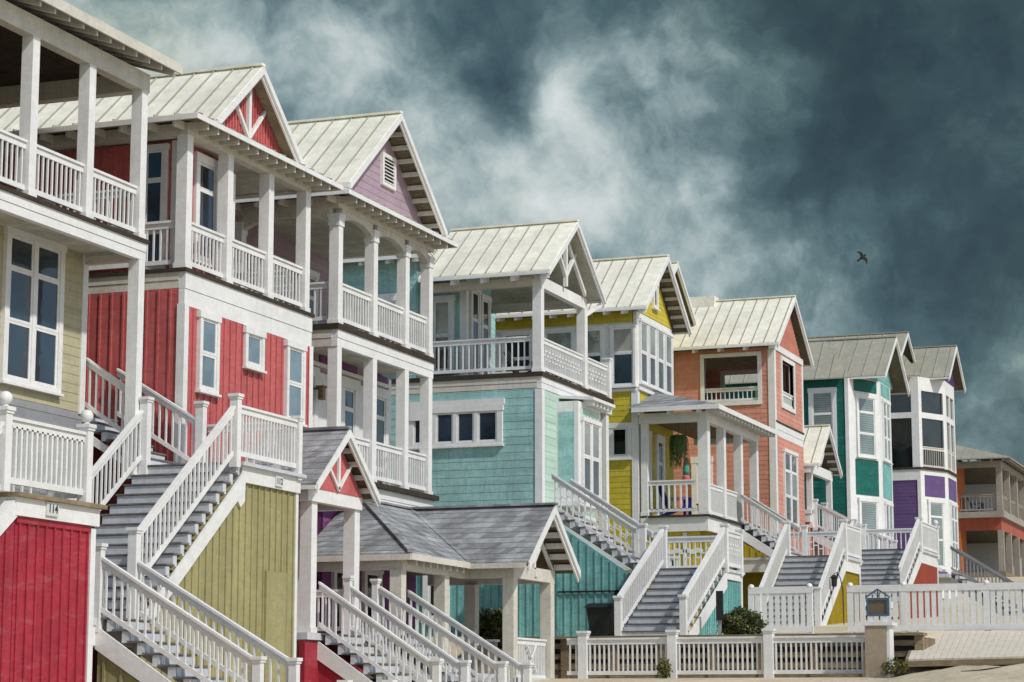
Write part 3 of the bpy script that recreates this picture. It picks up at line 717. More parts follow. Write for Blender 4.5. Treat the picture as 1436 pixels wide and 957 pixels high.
roofpart(h, [[(55.1, 34, 12.0), (55.1, 23.3, 12.0), (58.9, 25.0, 13.75), (58.9, 34, 13.75)], [(62.0, 23.3, 12.0), (62.0, 34, 12.0), (58.9, 34, 13.75), (58.9, 25.0, 13.75)], [(55.1, 23.3, 12.0), (62.0, 23.3, 12.0), (58.9, 25.0, 13.75)]], 'metal', .43, 'eave', 'rear_roof')
wall(side(55.6, 34, 23.6), rect(0, 10.4, 8.66, 11.95), 'clap', 'teal', h); wall(front(23.6, 55.6, 61.5), rect(.14, 5.9, 8.66, 11.95), 'clap', 'teal', h)
bx(h, 'fascia', 'white', 55.06, 55.1, 23.3, 34, 11.86, 11.99); rafters(h, (55.1, 23.5, 12.0), (55.1, 33, 12.0), (1, 0), .45, .1, .75, 'white', .09, .18)

# ---- yellow house
h = thing('beach_house', (67, 20.2, 2), 'bright yellow clapboard house with a tall glazed white upper bay', 'house', HG)
X0, X1 = 64.5, 68.25
F = front(20.2, X0, X1); G = side(X0, 29, 20.2)
wall(F, rect(0, X1-X0, 1.8, 9.42), 'clap', 'yellow', h); wall(G, rect(0, 8.68, 1.8, 9.36), 'clap', 'yellow', h)
wall(G, rect(0, 8.68, 11.42, 11.8), 'clap', 'yellow', h); wall(Fr(X1, 20.33, X1, 29), rect(0, 8.6, 1.8, 11.7), 'plain', 'yellow', h)
wall(G, rect(0, 8.68, 9.36, 11.42), 'plain', 'white', h, 'window_wall', .1); wall(F, rect(0, X1-X0, 9.42, 11.75), 'plain', 'white', h, 'window_wall', .1)
cornerboard(h, X0, 20.2, 1.8, 9.36, .17)
for a, b in ((7.98, 8.78), (7.1, 7.78), (5.85, 6.85), (4.5, 5.5), (3.2, 4.2)): window(G, a, b, 9.47, 11.33, h, 1, (.56, .44), ('glass', 'greflect') if a > 5 else 'glass', .07)
for k in range(4): window(F, .2+k*.87, 1.0+k*.87, 9.6, 11.55, h, 1, (.5, .5), ('gmid', 'greflect'), .07)
MB().fb(F, -.02, X1-X0, 9.36, 9.46, 0, .09).build('sill_board', 'white', h); MB().fb(G, 0, 8.8, 9.32, 9.4, 0, .06).build('sill_board', 'white', h)
window(G, 7.9, 8.62, 7.3, 8.35, h, 1, (1.,), 'gdark', .13)
window(G, 6.75, 7.35, 7.3, 8.35, h, 1, (1.,), 'gdark', .1)
gable(h, 66.3, 2.42, 11.8, 13.74, 19.72, 29, 20.2)
wall(F, [(.05, 11.77), (X1-X0-.05, 11.77), (1.85, 13.4)], 'clap', 'yellow', h, 'gable_wall', .1)
window(F, 1.6, 2.1, 12.12, 12.95, h, 1, (1.,), 'gdark', .10, name='gable_vent')
rafters(h, (63.88, 19.9, 11.8), (63.88, 29, 11.8), (1, 0), .55, .1, .55, 'white', .07, .16)
gable(h, 75.1, 2.3, 13.55, 15.3, 22.0, 31, 22.5, look=False)
wall(front(22.5, 73.0, 77.2), [(0, 13.5), (4.2, 13.5), (2.1, 15.1)], 'clap', 'yellow', h, 'gable_wall', .1)
wall(front(22.75, 73.2, 76.4), rect(0, 3.2, 2.2, 13.5), 'clap', 'yellow', h)
for a in (.35, 1.75): window(F, a, a+.85, 5.62, 8.2, h, 1, (.70, .30), 'glass', .17, name='porch_door')

# ---- coral house
h = thing('beach_house', (78.7, 19, 2.8), 'coral pink clapboard house with a square see-through opening in its upper porch', 'house', HG)
X0, X1 = 76.6, 80.85
F = front(19, X0, X1); G = side(X0, 24, 19)
wall(G, rect(0, 4.9, 2.5, 12.4), 'clap', 'coral', h, holes=[(2.5, 4.43, 10.52, 12.1)])
wall(F, rect(0, X1-X0, 9.75, 12.36), 'clap', 'coral', h, holes=[(1.1, 2.85, 10.5, 12.08)]); wall(F, rect(0, X1-X0, 2.5, 9.3), 'clap', 'coral', h)
wall(Fr(X1, 19.12, X1, 24), rect(0, 4.88, 2.5, 12.36), 'clap', 'coral', h, holes=[(.6, 2.8, 10.5, 12.1)])
wall(front(22.6, X0+.13, X1-.13), rect(0, 3.99, 9.8, 12.3), 'clap', 'coral', h)
deckband(h, X0+.1, X1, 19, 22.6, 9.82, .06, 9.3, .04); sideband(h, X0+.02, 24, 24.01, 9.3, 9.8)
cornerboard(h, X0, 19, 2.5, 12.3, .2); cornerboard(h, X1, 19, 9.8, 12.3, .14, True)
def trim_opening(FF, a, b, c, d, rl=True):
    mb = MB(); t = .14
    mb.fb(FF, a-t, a, c-t, d+t, -.15, .05).fb(FF, b, b+t, c-t, d+t, -.15, .05).fb(FF, a, b, d, d+t, -.15, .049).fb(FF, a, b, c-t, c, -.15, .06); mb.build('opening_frame', 'white', h)
    if rl: rail(h, FF.p(a, c, -.06), FF.p(b, c, -.06), .5, .02, .15)
trim_opening(G, 2.5, 4.43, 10.52, 12.1); trim_opening(F, 1.1, 2.85, 10.5, 12.08); trim_opening(Fr(X1, 19.12, X1, 24), .6, 2.8, 10.5, 12.1, True)
window(F, 1.05, 3.05, 6.3, 8.92, h, 2, (.38, .36, .26), ('gmid', 'greflect', 'gmid'), .1)
window(G, 2.0, 2.75, 5.8, 8.6, h, 1, (1.,), 'gdark', .2)
gable(h, 78.72, 2.66, 12.47, 14.5, 18.7, 25, 19, look=False)
wall(F, [(.1, 12.4), (X1-X0-.1, 12.4), (2.12, 14.25)], 'bnb', 'coral', h, 'gable_wall', .1, sp=.13)
MB().fb(F, -.03, X1-X0+.03, 12.3, 12.52, 0, .05).build('band_board', 'white', h)
rafters(h, (76.06, 19, 12.47), (76.06, 24.5, 12.47), (1, 0), .5, .1, .8, 'white', .09, .18)
bx(h, 'porch_chair', 'green', 77.1, 77.7, 21.5, 22.2, 9.83, 10.9)
bx(h, 'roof_vent', 'metal', 78.4, 79.0, 21.6, 23.6, 14.2, 14.66)

# ---- dark green house with a canted bay
h = thing('beach_house', (93, 20, 5), 'dark green house with a white-framed canted corner bay of tall windows', 'house', HG)
G = side(90.9, 30, 19.45); Cf = Fr(90.9, 19.45, 92.75, 18.55); F = front(18.55, 92.75, 95.1)
wall(G, rect(0, 10.4, 4, 13.35), 'clap', 'green', h); MB().fb(G, 10.4, 10.55, 4, 13.3, -.1, .04).build('corner_board', 'white', h)
wall(Cf, rect(0, Cf.L, 4, 13.35), 'plain', 'white', h, 'bay_wall'); wall(F, rect(0, F.L, 4, 13.35), 'plain', 'white', h, 'bay_wall'); wall(Fr(95.1, 18.55, 96.2, 19.45), rect(0, 1.42, 4, 13.35), 'plain', 'green', h); wall(Fr(96.2, 19.45, 96.2, 30), rect(0, 10.5, 4, 13.35), 'plain', 'green', h)
for FF, a, b in ((Cf, .35, 1.85), (F, .3, 2.05)):
    MB().fb(FF, a, b, 8.5, 9.95, 0, .025).build('bay_panel', 'green' if FF is Cf else 'deepteal', h)
    MB().fb(FF, a, b, 12.75, 13.25, 0, .025).build('bay_panel', 'green' if FF is Cf else 'deepteal', h)
    window(FF, a+.1, b-.12, 10.05, 12.62, h, 1 if FF is Cf else 2, (.38, .37, .25), 'gblind', .12); window(FF, a+.1, b-.12, 5.95, 8.35, h, 1 if FF is Cf else 2, (.4, .6), 'gblind', .12)
window(G, 8.9, 10.05, 9.4, 12.85, h, 1, (.36, .36, .28), 'gblind', .16)
gable(h, 93.6, 2.62, 13.3, 15.25, 17.95, 30, 18.55, 'darkmetal', .6, look=False)
wall(F, [(-1.2, 13.3), (2.9, 13.3), (.85, 14.9)], 'clap', 'deepteal', h, 'gable_wall', .1)
roofpart(h, [[(90.4, 30, 13.2), (90.4, 19.2, 13.2), (92.2, 20.6, 15.0), (92.2, 30, 15.0)]], 'darkmetal', .6, None, 'side_roof')

# ---- violet house with screened upper porch
h = thing('beach_house', (108.5, 20, 6), 'violet house with a dark screened porch above its purple panels', 'house', HG)
G = side(106.5, 30, 19.45); Cf = Fr(106.5, 19.45, 108.3, 18.5); F = front(18.5, 108.3, 110.9)
wall(G, rect(0, 10.5, 5, 10.5), 'clap', 'violet', h); wall(Cf, rect(0, Cf.L, 5, 11), 'plain', 'white', h, 'bay_wall'); wall(F, rect(0, F.L, 5, 11), 'plain', 'white', h, 'bay_wall'); wall(Fr(110.9, 18.5, 112, 19.45), rect(0, 1.45, 5, 15.3), 'plain', 'violet', h); wall(Fr(112, 19.45, 112, 30), rect(0, 10.5, 5, 15.3), 'plain', 'violet', h)
MB().fb(G, 0, 10.56, 10.5, 11.0, -.1, .03).build('band_board', 'white', h); MB().fb(G, 10.4, 10.56, 5, 10.5, -.1, .04).build('corner_board', 'white', h)
MB().fb(G, 0, 10.6, 11.0, 11.1, -.1, .08).fb(Cf, -.05, Cf.L+.02, 11.0, 11.1, -.1, .08).fb(F, 0, F.L, 11.0, 11.1, -.1, .08).build('deck_edge', 'darkwood', h)
for FF, a, b in ((Cf, .3, 1.8), (F, .25, 2.35)):
    MB().fb(FF, a, b, 9.75, 10.75, 0, .025).build('bay_panel', 'violet', h); MB().fb(FF, a, b, 5.6, 6.25, 0, .025).build('bay_panel', 'violet', h)
    window(FF, a+.15, b-.15, 6.4, 9.6, h, 1 if FF is Cf else 2, (.42, .36, .22), 'gblind', .13)
scr = MB(); frm = MB()
for FF, segs, Ls in ((G, ((6.2, 8.1), (8.6, 10.2)), 10.55), (Cf, ((.22, 1.85),), Cf.L), (F, ((.3, 1.2), (1.4, 2.35)), F.L)):
    xs_ = [0]+[v for sg in segs for v in sg]+[Ls]
    for a, b in zip(xs_[::2], xs_[1::2]): frm.fb(FF, a, b, 11.1, 15.4, -.12, 0)
    for a, b in segs:
        frm.fb(FF, a, b, 14.75, 15.4, -.12, 0).fb(FF, a, b, 13.45, 13.72, -.12, 0); scr.fb(FF, a, b, 11.1, 14.76, -.10, -.08)
frm.build('porch_frame', 'white', h); scr.build('screen', 'gdark', h)
for FF, a, b in ((Cf, .22, 1.85), (F, .3, 2.35)): rail(h, FF.p(a, 11.1, -.03), FF.p(b, 11.1, -.03), 1.0, .05, .16, mat='offwhite')
gable(h, 109.6, 2.3, 15.45, 17.25, 18.1, 30, 18.7, 'darkmetal', .6, look=False)
gable(h, 107.0, 2.5, 15.9, 17.62, 19.95, 31, 20.4, 'darkmetal', .6, look=False)
wall(front(20.4, 104.6, 109.4), [(0, 15.85), (4.8, 15.85), (2.4, 17.4)], 'clap', 'green', h, 'gable_wall', .1)
wall(F, [(-1.0, 15.4), (3.0, 15.4), (1.3, 17.0)], 'bnb', 'violet', h, 'gable_wall', .1, sp=.2)
roofpart(h, [[(105.9, 30, 15.4), (105.9, 19.2, 15.4), (108.2, 20.6, 17.0), (108.2, 30, 17.0)]], 'darkmetal', .6, None, 'side_roof')

# ---- orange house at the far right
h = thing('beach_house', (132, 20, 6.5), 'orange house with open grey-timber double porches, farthest and cut off by the right edge', 'house', HG)
wall(side(129.0, 32, 21.4), rect(0, 10.6, 6, 13.85), 'clap', 'orange', h); wall(Fr(129, 21.4, 131, 21.4), rect(.13, 2, 6, 13.85), 'clap', 'orange', h); wall(Fr(131, 21.4, 131, 32), rect(.13, 10.6, 6, 13.85), 'clap', 'orange', h)
for zz in (7.5, 11.2): window(side(129.0, 32, 21.4), 8.7, 9.35, zz, zz+2, h, 1, (.5, .5), 'gdark', .1); window(side(129.0, 32, 21.4), 9.75, 10.4, zz, zz+2, h, 1, (.5, .5), 'gdark', .1)
wall(side(141.6, 26, 19.4), rect(0, 6.6, 7.2, 13.8), 'plain', 'haze_white', h, 'sky_backdrop')  # added pale wall standing in for the bright sky behind the porch
bx(h, 'deck', 'greywood', 128.7, 142, 18.9, 26, 10.45, 10.78); bx(h, 'porch_beam', 'brick', 129.2, 142, 19.1, 19.3, 9.75, 10.45); bx(h, 'porch_beam', 'brick', 129.0, 129.2, 19.1, 21.4, 9.75, 10.45)
bx(h, 'porch_ceiling', 'soffit', 129.2, 141.6, 19.3, 26, 9.9, 10.0); bx(h, 'porch_ceiling', 'soffit', 129.2, 141.6, 19.3, 26, 13.55, 13.65); bx(h, 'deck', 'timber', 128.7, 142, 18.9, 26, 6.7, 7.4)
for x in (129.3, 132.2, 135.2, 138.4): column(h, x, 19, 7.4, 9.75, .32, mat='greywood'); column(h, x, 19, 10.78, 13.3, .32, mat='greywood')
for a, b in ((129.3, 131.9), (132.2, 134.9), (135.2, 138.1)): rail(h, (a, 19.15, 10.78), (b, 19.15, 10.78), 1.0, .1, .2, mat='greywood')
rail(h, (129.1, 19.3, 10.78), (129.1, 21.4, 10.78), 1.0, .1, .2, mat='greywood')
bx(h, 'porch_beam', 'greywood', 128.9, 142, 19, 19.3, 13.3, 13.65); bx(h, 'porch_beam', 'greywood', 128.9, 129.2, 19.3, 22, 13.3, 13.65)
roofpart(h, [[(128.2, 18.4, 13.75), (142, 18.4, 13.75), (142, 22, 14.9), (131, 22, 14.9)], [(128.2, 28, 13.75), (128.2, 18.4, 13.75), (131, 22, 14.9), (131, 28, 14.9)]], 'darkmetal', .6, 'soffit')
rafters(h, (128.6, 18.4, 13.75), (141, 18.4, 13.75), (0, 1), .5, .1, .6, 'greywood'); rafters(h, (128.2, 18.8, 13.75), (128.2, 24, 13.75), (1, 0), .6, .1, .6, 'greywood')
gable(h, 119.6, 2.4, 14.6, 17.6, 20.4, 32, 21, 'darkmetal', .6, look=False); wall(front(21, 117.4, 121.8), [(0, 14.6), (4.4, 14.6), (2.2, 17.3)], 'clap', 'orange', h, 'gable_wall'); wall(front(21.02, 117.6, 121.6), rect(0, 4, 6, 14.6), 'clap', 'orange', h)

# ================================================================== stairs and landings
def plate(root, F, s, z, w, hgt, txt):
    p = MB().fb(F, s, s+w, z, z+hgt, 0, .03).build('number_plate', 'plate', root)
    c = bpy.data.curves.new('house_number', 'FONT'); c.body = txt; c.size = hgt*.86; c.extrude = .004; c.align_x = 'CENTER'; c.align_y = 'CENTER'; c.offset = .0015
    t = bpy.data.objects.new('house_number', c); COL.objects.link(t)
    dg = bpy.context.evaluated_depsgraph_get(); me = bpy.data.meshes.new_from_object(t.evaluated_get(dg)); bpy.data.objects.remove(t)
    me.name = 'house_number'; me.materials.clear(); me.materials.append(M['ink'])
    q = Vector(F.p(s+w/2, z+hgt/2, .032)); L = Vector(ROOT[p.name]); wd = max(v.co.x for v in me.vertices)-min(v.co.x for v in me.vertices); k = min(1, w*.8/wd)
    for v in me.vertices:
        x, y, e = v.co; v.co = q+Vector((F.u[0], F.u[1], 0))*x*k+Vector((0, 0, 1))*y+Vector((F.n[0], F.n[1], 0))*e-L
    o = bpy.data.objects.new('house_number', me); COL.objects.link(o); o.parent = p
SG = 'outdoor wooden staircases of the houses'
# landing of the cream house, number 114
L1 = thing('stair_landing', (27.3, 17.2, -.6), 'red board-and-batten landing box with ball-topped posts and the number 114, lower left', 'landing')
F = front(17, 24, 28.3)
wall(F, [(2.3, -.9), (4.3, -.9), (4.3, 2.5), (2.3, 2.5)], 'bnb', 'crimson', L1, sp=.22); wall(F, [(0, -.9), (2.28, -.9), (2.28, 2.48), (0, .75)], 'bnb', 'crimson', L1, sp=.22)
wall(Fr(28.3, 17.12, 28.3, 19.5), rect(0, 2.38, -.9, 2.5), 'bnb', 'crimson', L1, sp=.25)
cornerboard(L1, 28.3, 17, -.9, 2.5, .10, True); MB().fb(F, 2.3, 4.2, 2.44, 2.53, 0, .03).each('trim_board', 'crimson', L1)
bx(L1, 'band_board', 'white', 26.2, 28.36, 16.93, 19.5, 2.53, 2.78); bx(L1, 'deck', 'timber', 26.15, 28.45, 16.86, 19.6, 2.78, 2.84)
MB().fpoly(F, [(2.3, 2.55), (0, .85), (0, 1.12), (2.3, 2.82)], -.1, .06).build('stringer', 'white', L1)
post(L1, 28.14, 17.06, 2.84, 3.98, .15, True); post(L1, 26.05, 17.06, 2.84, 3.98, .15, True)
rail(L1, (26.13, 17.06, 2.84), (28.06, 17.06, 2.84), 1.02, .12, .125, bw=.045); rail(L1, (28.22, 17.2, 2.84), (28.22, 19.4, 2.84), 1.02)
rail(L1, (24, 17.06, 1.1), (25.97, 17.06, 2.75), 1.02)
plate(L1, front(16.93, 24, 28.3), 2.92, 2.58, .30, .19, '114')
# first stair: landing, flight down to the sand, flight up to the number 112 landing
st = thing('staircase', (31, 17.5, -.6), 'grey and white staircase climbing beside the olive wall numbered 112', 'staircase', SG)
flight(st, 30.2, 15.35, -.45, (0, 1), (1, 0), 1.1, 10, .177, .265, (0, 1)); bx(st, 'landing', 'step', 28.6, 31.35, 18.0, 20.0, 1.20, 1.32); bx(st, 'landing_skirt', 'white', 28.6, 31.3, 18.02, 20.0, .9, 1.2)
wall(Fr(30.2, 18, 30.2, 15.5), [(0, -.8), (2.2, -.8), (0, .9)], 'bnb', 'olive', st, sp=.3)
def runrail(root, p, q, h=.93, **k): return rail(root, p, q, h, .10, .135, 'handrail', **k)
post(st, 30.2, 18.02, 1.1, 2.44); post(st, 31.3, 18.05, 1.1, 2.76, .15); post(st, 30.2, 15.3, -.6, .72); post(st, 31.3, 15.25, -.6, .72)
runrail(st, (30.2, 17.95, 1.30), (30.2, 15.35, -.24)); runrail(st, (31.3, 17.95, 1.30), (31.3, 15.3, -.24))
flight(st, 31.45, 18.1, 1.32, (1, 0), (0, 1), 1.9, 15, .1887, .237, (0, 1))
runrail(st, (31.45, 18.12, 1.72), (34.65, 18.12, 4.14), .96); runrail(st, (31.3, 19.95, 1.55), (34.75, 19.95, 4.18), .96)
post(st, 34.75, 18.12, 4.05, 5.32, .15); post(st, 37.18, 18.12, 4.05, 5.22, .14); post(st, 34.78, 19.9, 3.9, 5.35, .15)
F = front(18.165, 31.5, 37.3)
bx(st, 'deck', 'step', 34.9, 37.38, 18.02, 20, 4.10, 4.16); bx(st, 'band_board', 'white', 35.0, 37.3, 18.1, 19.98, 3.82, 4.10)
wall(F, [(.15, 1.3), (3.45, 3.82), (5.75, 3.82), (5.75, -.8), (.15, -.8)], 'bnb', 'olive', st, sp=.235); cornerboard(st, 37.26, 18.165, -.8, 3.82, .07, True)
MB().fpoly(F, [(3.3, 3.55), (3.65, 3.83), (3.65, 3.5), (3.5, 3.38)], .0, .05).build('stringer_end', 'white', st)
bx(st, 'hatch_door', 'olive', 36.0, 36.8, 18.10, 18.15, -.6, 2.35)
plate(st, front(18.1, 31.5, 37.3), 4.75, 3.86, .28, .18, '112')
rail(st, (34.83, 18.12, 4.16), (37.1, 18.12, 4.16), .98, .1, .118); rail(st, (37.18, 18.2, 4.16), (37.18, 19.95, 4.16), .98)
flight(st, 34.9, 19.98, 4.16, (0, 1), (1, 0), 1.18, 6, .165, .25, (0,), sdrop=.25); bx(st, 'landing', 'step', 34.85, 36.22, 21.5, 24, 5.0, 5.15)
runrail(st, (34.92, 20.1, 4.42), (34.92, 21.2, 5.16), .98); runrail(st, (36.08, 19.6, 4.16), (36.08, 21.25, 5.15), .96); post(st, 36.1, 19.52, 4.1, 5.42, .15)

# gabled entry porch of the red house and the double stair below it
pt = thing('entry_porch', (39.6, 18.8, .4), 'small entry porch with a grey shingle gable filled by red panels and white struts', 'porch')
gable(pt, 39.6, 1.44, 4.1, 5.27, 18.2, 20, 18.5, 'shingle', 0, 'soffit', lookmat='white')
Fp = front(18.44, 38.3, 40.9); wall(Fp, [(.1, 4.04), (2.5, 4.04), (1.3, 5.06)], 'plain', 'red', pt, 'gable_wall', .08)
mb = MB()
for (a, b), (c, d) in (((1.3, 4.1), (1.3, 4.95)), ((1.3, 4.1), (.75, 4.6)), ((1.3, 4.1), (1.85, 4.6))): mb.beam(Fp.p(a, b, .03), Fp.p(c, d, .03), .05, .075)
mb.each('gable_strut', 'white', pt)
bx(pt, 'porch_beam', 'white', 38.35, 40.8, 18.45, 18.62, 3.8, 4.06); bx(pt, 'porch_beam', 'white', 38.4, 38.6, 18.62, 20, 3.8, 4.06); bx(pt, 'porch_beam', 'white', 40.55, 40.75, 18.62, 20, 3.8, 4.06); bx(pt, 'porch_ceiling', 'soffit', 38.6, 40.55, 18.62, 20, 3.92, 3.98)
column(pt, 38.86, 18.5, 1.35, 3.8, .24); column(pt, 40.8, 18.5, 1.35, 3.8, .24); column(pt, 40.8, 19.7, 1.35, 3.8, .2); bx(pt, 'deck', 'step', 38.4, 41.0, 18.45, 20, 1.22, 1.35)
rail(pt, (40.66, 18.75, 1.35), (40.66, 19.7, 1.35), .9)
wall(front(18.5, 38.4, 41.0), rect(0, 2.6, -.3, 1.2), 'plain', 'crimson', pt, 'porch_base')
st = thing('staircase', (39.7, 17.4, -.4), 'white railed stair flight descending from the small red-gabled entry porch', 'staircase', SG)
flight(st, 39.0, 16.15, -.30, (0, 1), (1, 0), 1.4, 9, .183, .262, (0, 1)); wall(Fr(39.0, 18.5, 39.0, 16.3), [(0, -.8), (2.1, -.8), (0, .95)], 'plain', 'crimson', st, 'stair_side')
for x in (39.0, 40.4): runrail(st, (x, 18.5, 1.38), (x, 16.15, -.16)); post(st, x, 16.1, -.5, .86)
post(st, 40.4, 18.55, 1.2, 2.5, .12)
st = thing('staircase', (42.3, 17.2, -.3), 'white railed stair flight with a capped top post, in front of the plum entry doors', 'staircase', SG)
flight(st, 41.7, 15.9, -.25, (0, 1), (1, 0), 1.3, 9, .183, .275, (0, 1))
for x in (41.6, 43.0): runrail(st, (x, 18.4, 1.42), (x, 15.85, -.16)); post(st, x, 15.8, -.4, .86)
post(st, 43.0, 18.6, 1.2, 2.62, .15); post(st, 41.6, 18.5, 1.2, 2.5, .12); bx(st, 'landing', 'step', 41.5, 43.3, 18.35, 20.2, 1.28, 1.4)
fl = thing('low_fence', (36.3, 15.9, -.6), 'short low white post-and-rail fence at the foot of the double stair, bottom edge', 'fence')
for y in (15.35, 16.0, 16.85): post(fl, 36.6, y, -.7, .45, .15)
rail(fl, (36.6, 15.43, -.45), (36.6, 16.78, -.45), .7)

# shingled L-shaped entry porch
ep = thing('entry_porch', (46, 18.5, .2), 'grey shingled entry porch with a hipped side and a projecting open gable', 'porch')
zr, zb = 4.34, 3.02
gx, gw = 46.76, 1.66
roofpart(ep, [[(gx-gw, 17.9, zb), (gx-gw, 16.55, zb), (gx, 16.55, zr), (gx, 19.95, zr)], [(gx+gw, 16.55, zb), (gx+gw, 19.95, zb), (gx, 19.95, zr), (gx, 16.55, zr)],
   [(41.85, 17.85, 3.03), (45.1, 17.9, zb), (gx, 19.95, zr), (44.2, 19.95, 4.33)], [(41.85, 20.3, 3.03), (41.85, 17.85, 3.03), (44.2, 19.95, 4.33), (44.2, 20.3, 4.33)]], 'shingle', 0, 'soffit')
mb = MB(); mb.beam((gx, 16.5, zr+.02), (gx, 19.95, zr+.02), .2, .05); mb.beam((41.85, 17.85, 3.06), (44.2, 19.95, 4.36), .14, .05); mb.beam((45.1, 17.9, 3.05), (gx, 19.95, 4.36), .12, .03); mb.beam((44.2, 19.95, 4.35), (gx, 19.95, 4.35), .14, .05); mb.each('ridge_cap', 'shingle', ep)
mb = MB()
for sx in (-1, 1): mb.beam((gx+sx*gw, 16.54, zb-.11), (gx, 16.54, zr-.11), .05, .17); mb.beam((gx+sx*gw, 16.58, zb-.24), (gx, 16.58, zr-.24), .04, .09)
mb.each('bargeboard', 'white', ep)
mb = MB(); mb.box(gx-gw-.02, gx-gw+.02, 16.6, 17.9, zb-.14, zb-.03); mb.beam((41.85, 17.84, 2.95), (45.1, 17.88, 2.95), .03, .13); mb.box(41.82, 41.86, 17.85, 20.2, 2.88, 3.0); mb.each('fascia', 'offwhite', ep)
mb = MB()
for sx in (-1, 1):
    for k in range(1, 6): t = k/6; mb.box(gx+sx*gw*(1-t)-.05, gx+sx*gw*(1-t)+.05, 16.6, 17.05, zb+(zr-zb)*t-.24, zb+(zr-zb)*t-.12)
mb.each('rake_lookout', 'white', ep)
mb = MB(); mb.box(45.42, 48.05, 17.0, 17.15, 2.7, 2.98); mb.box(45.42, 45.6, 17.15, 18.3, 2.7, 2.95); mb.box(47.86, 48.04, 17.15, 20, 2.7, 2.95); mb.box(42.0, 45.42, 18.1, 18.26, 2.7, 2.95); mb.box(42.0, 42.16, 18.26, 20.3, 2.7, 2.95); mb.each('porch_beam', 'offwhite', ep)
mb = MB(); mb.box(46.71, 46.81, 17.0, 17.1, 2.95, 4.1); mb.beam((46.76, 17.05, 3.05), (46.3, 17.05, 3.55), .06, .08); mb.beam((46.76, 17.05, 3.05), (47.25, 17.05, 3.5), .06, .08); mb.beam((45.5, 17.05, 2.98), (46.76, 17.05, 3.98), .06, .1); mb.beam((48.0, 17.05, 2.98), (46.76, 17.05, 3.98), .06, .1); mb.build('gable_truss', 'white', ep)
bx(ep, 'porch_ceiling', 'soffit', 42.16, 47.86, 18.26, 20.3, 2.93, 2.96)
rafters(ep, (42.3, 17.88, 3.0), (44.9, 17.9, 3.0), (0, 1), .3, .03, .36, 'offwhite')
for x, y in ((45.66, 17.0), (48.0, 17.0), (42.2, 18.1), (44.5, 18.1), (48.0, 18.8)): column(ep, x, y, .3, 2.7, .25, mat='offwhite')
bx(ep, 'deck', 'step', 42.0, 48.1, 18.1, 20.3, .55, .7); bx(ep, 'deck', 'step', 45.4, 48.1, 17.0, 18.1, .45, .6)
bx(ep, 'number_plate', 'plate', 46.7, 46.85, 16.97, 17.0, 2.78, 2.9)
gt = thing('garden_gate', (46.6, 17.1, .4), 'white gate with a crossed X panel between the entry porch columns', 'gate')
rail(gt, (45.7, 17.12, .5), (47.7, 17.12, .5), .95, .08, .1, 'gate_panel')
mb = MB(); mb.beam((46.4, 17.07, .7), (47.0, 17.07, 1.3), .03, .045); mb.beam((46.4, 17.06, 1.3), (47.0, 17.06, .7), .03, .045); mb.build('cross_brace', 'white', gt)

# teal house stair
st = thing('staircase', (51.8, 15.4, 1.5), 'broad frontal grey staircase with white railings in front of the teal house', 'staircase', SG)
flight(st, 50, 14.6, 1.52, (1, 0), (0, 1), 1.55, 10, .179, .36, (0, 1))
for y in (14.6, 16.15):
    runrail(st, (50.05, y, 1.58), (53.55, y, 3.36), .93); post(st, 50.0, y, 1.4, 2.5, .15); post(st, 53.65, y, 3.2, 4.38, .15)
bx(st, 'deck', 'step', 53.6, 55.6, 14.62, 17.0, 3.24, 3.31); bx(st, 'band_board', 'white', 53.62, 55.5, 14.66, 16.9, 3.06, 3.24)
F = front(14.70, 50.3, 55.45); wall(F, [(.2, 1.3), (3.3, 3.0), (5.12, 3.06), (5.12, 1.3)], 'bnb', 'deepteal', st, sp=.16); cornerboard(st, 55.42, 14.68, 1.3, 3.06, .08, True)
rail(st, (53.72, 14.68, 3.31), (55.3, 14.68, 3.31), .95, .08, .1, lattice=True); post(st, 55.35, 14.68, 3.2, 4.36, .14)
rail(st, (55.4, 14.8, 3.31), (55.4, 16.75, 3.31), .92, sp=.13, lattice=True); post(st, 55.4, 16.85, 3.2, 4.4, .14)
flight(st, 53.75, 16.85, 3.31, (0, 1), (1, 0), 1.45, 8, .185, .275, (0, 1)); bx(st, 'landing', 'step', 53.7, 56.5, 19.05, 20, 4.65, 4.8)
for x in (53.78, 55.2): rail(st, (x, 16.9, 3.42), (x, 19.1, 4.86), .93, .1, .15, 'handrail', lattice=True)
post(st, 53.72, 16.7, 3.2, 4.45, .15)
wall(Fr(53.66, 20, 53.66, 14.7), [(0, 1.2), (4.3, 1.2), (3.3, 3.0), (1.0, 4.55), (0, 4.55)], 'bnb', 'deepteal', st, 'stair_side', sp=.2)
MB().box(53.6, 53.66, 19.05, 20, 4.5, 4.8).build('band_board', 'white', st)
mb = MB(); mb.box(53.60, 53.63, 17.3, 18.9, 2.78, 2.82); mb.box(53.6, 53.63, 17.25, 17.42, 2.55, 2.82); mb.build('vent_hatch', 'black', st)

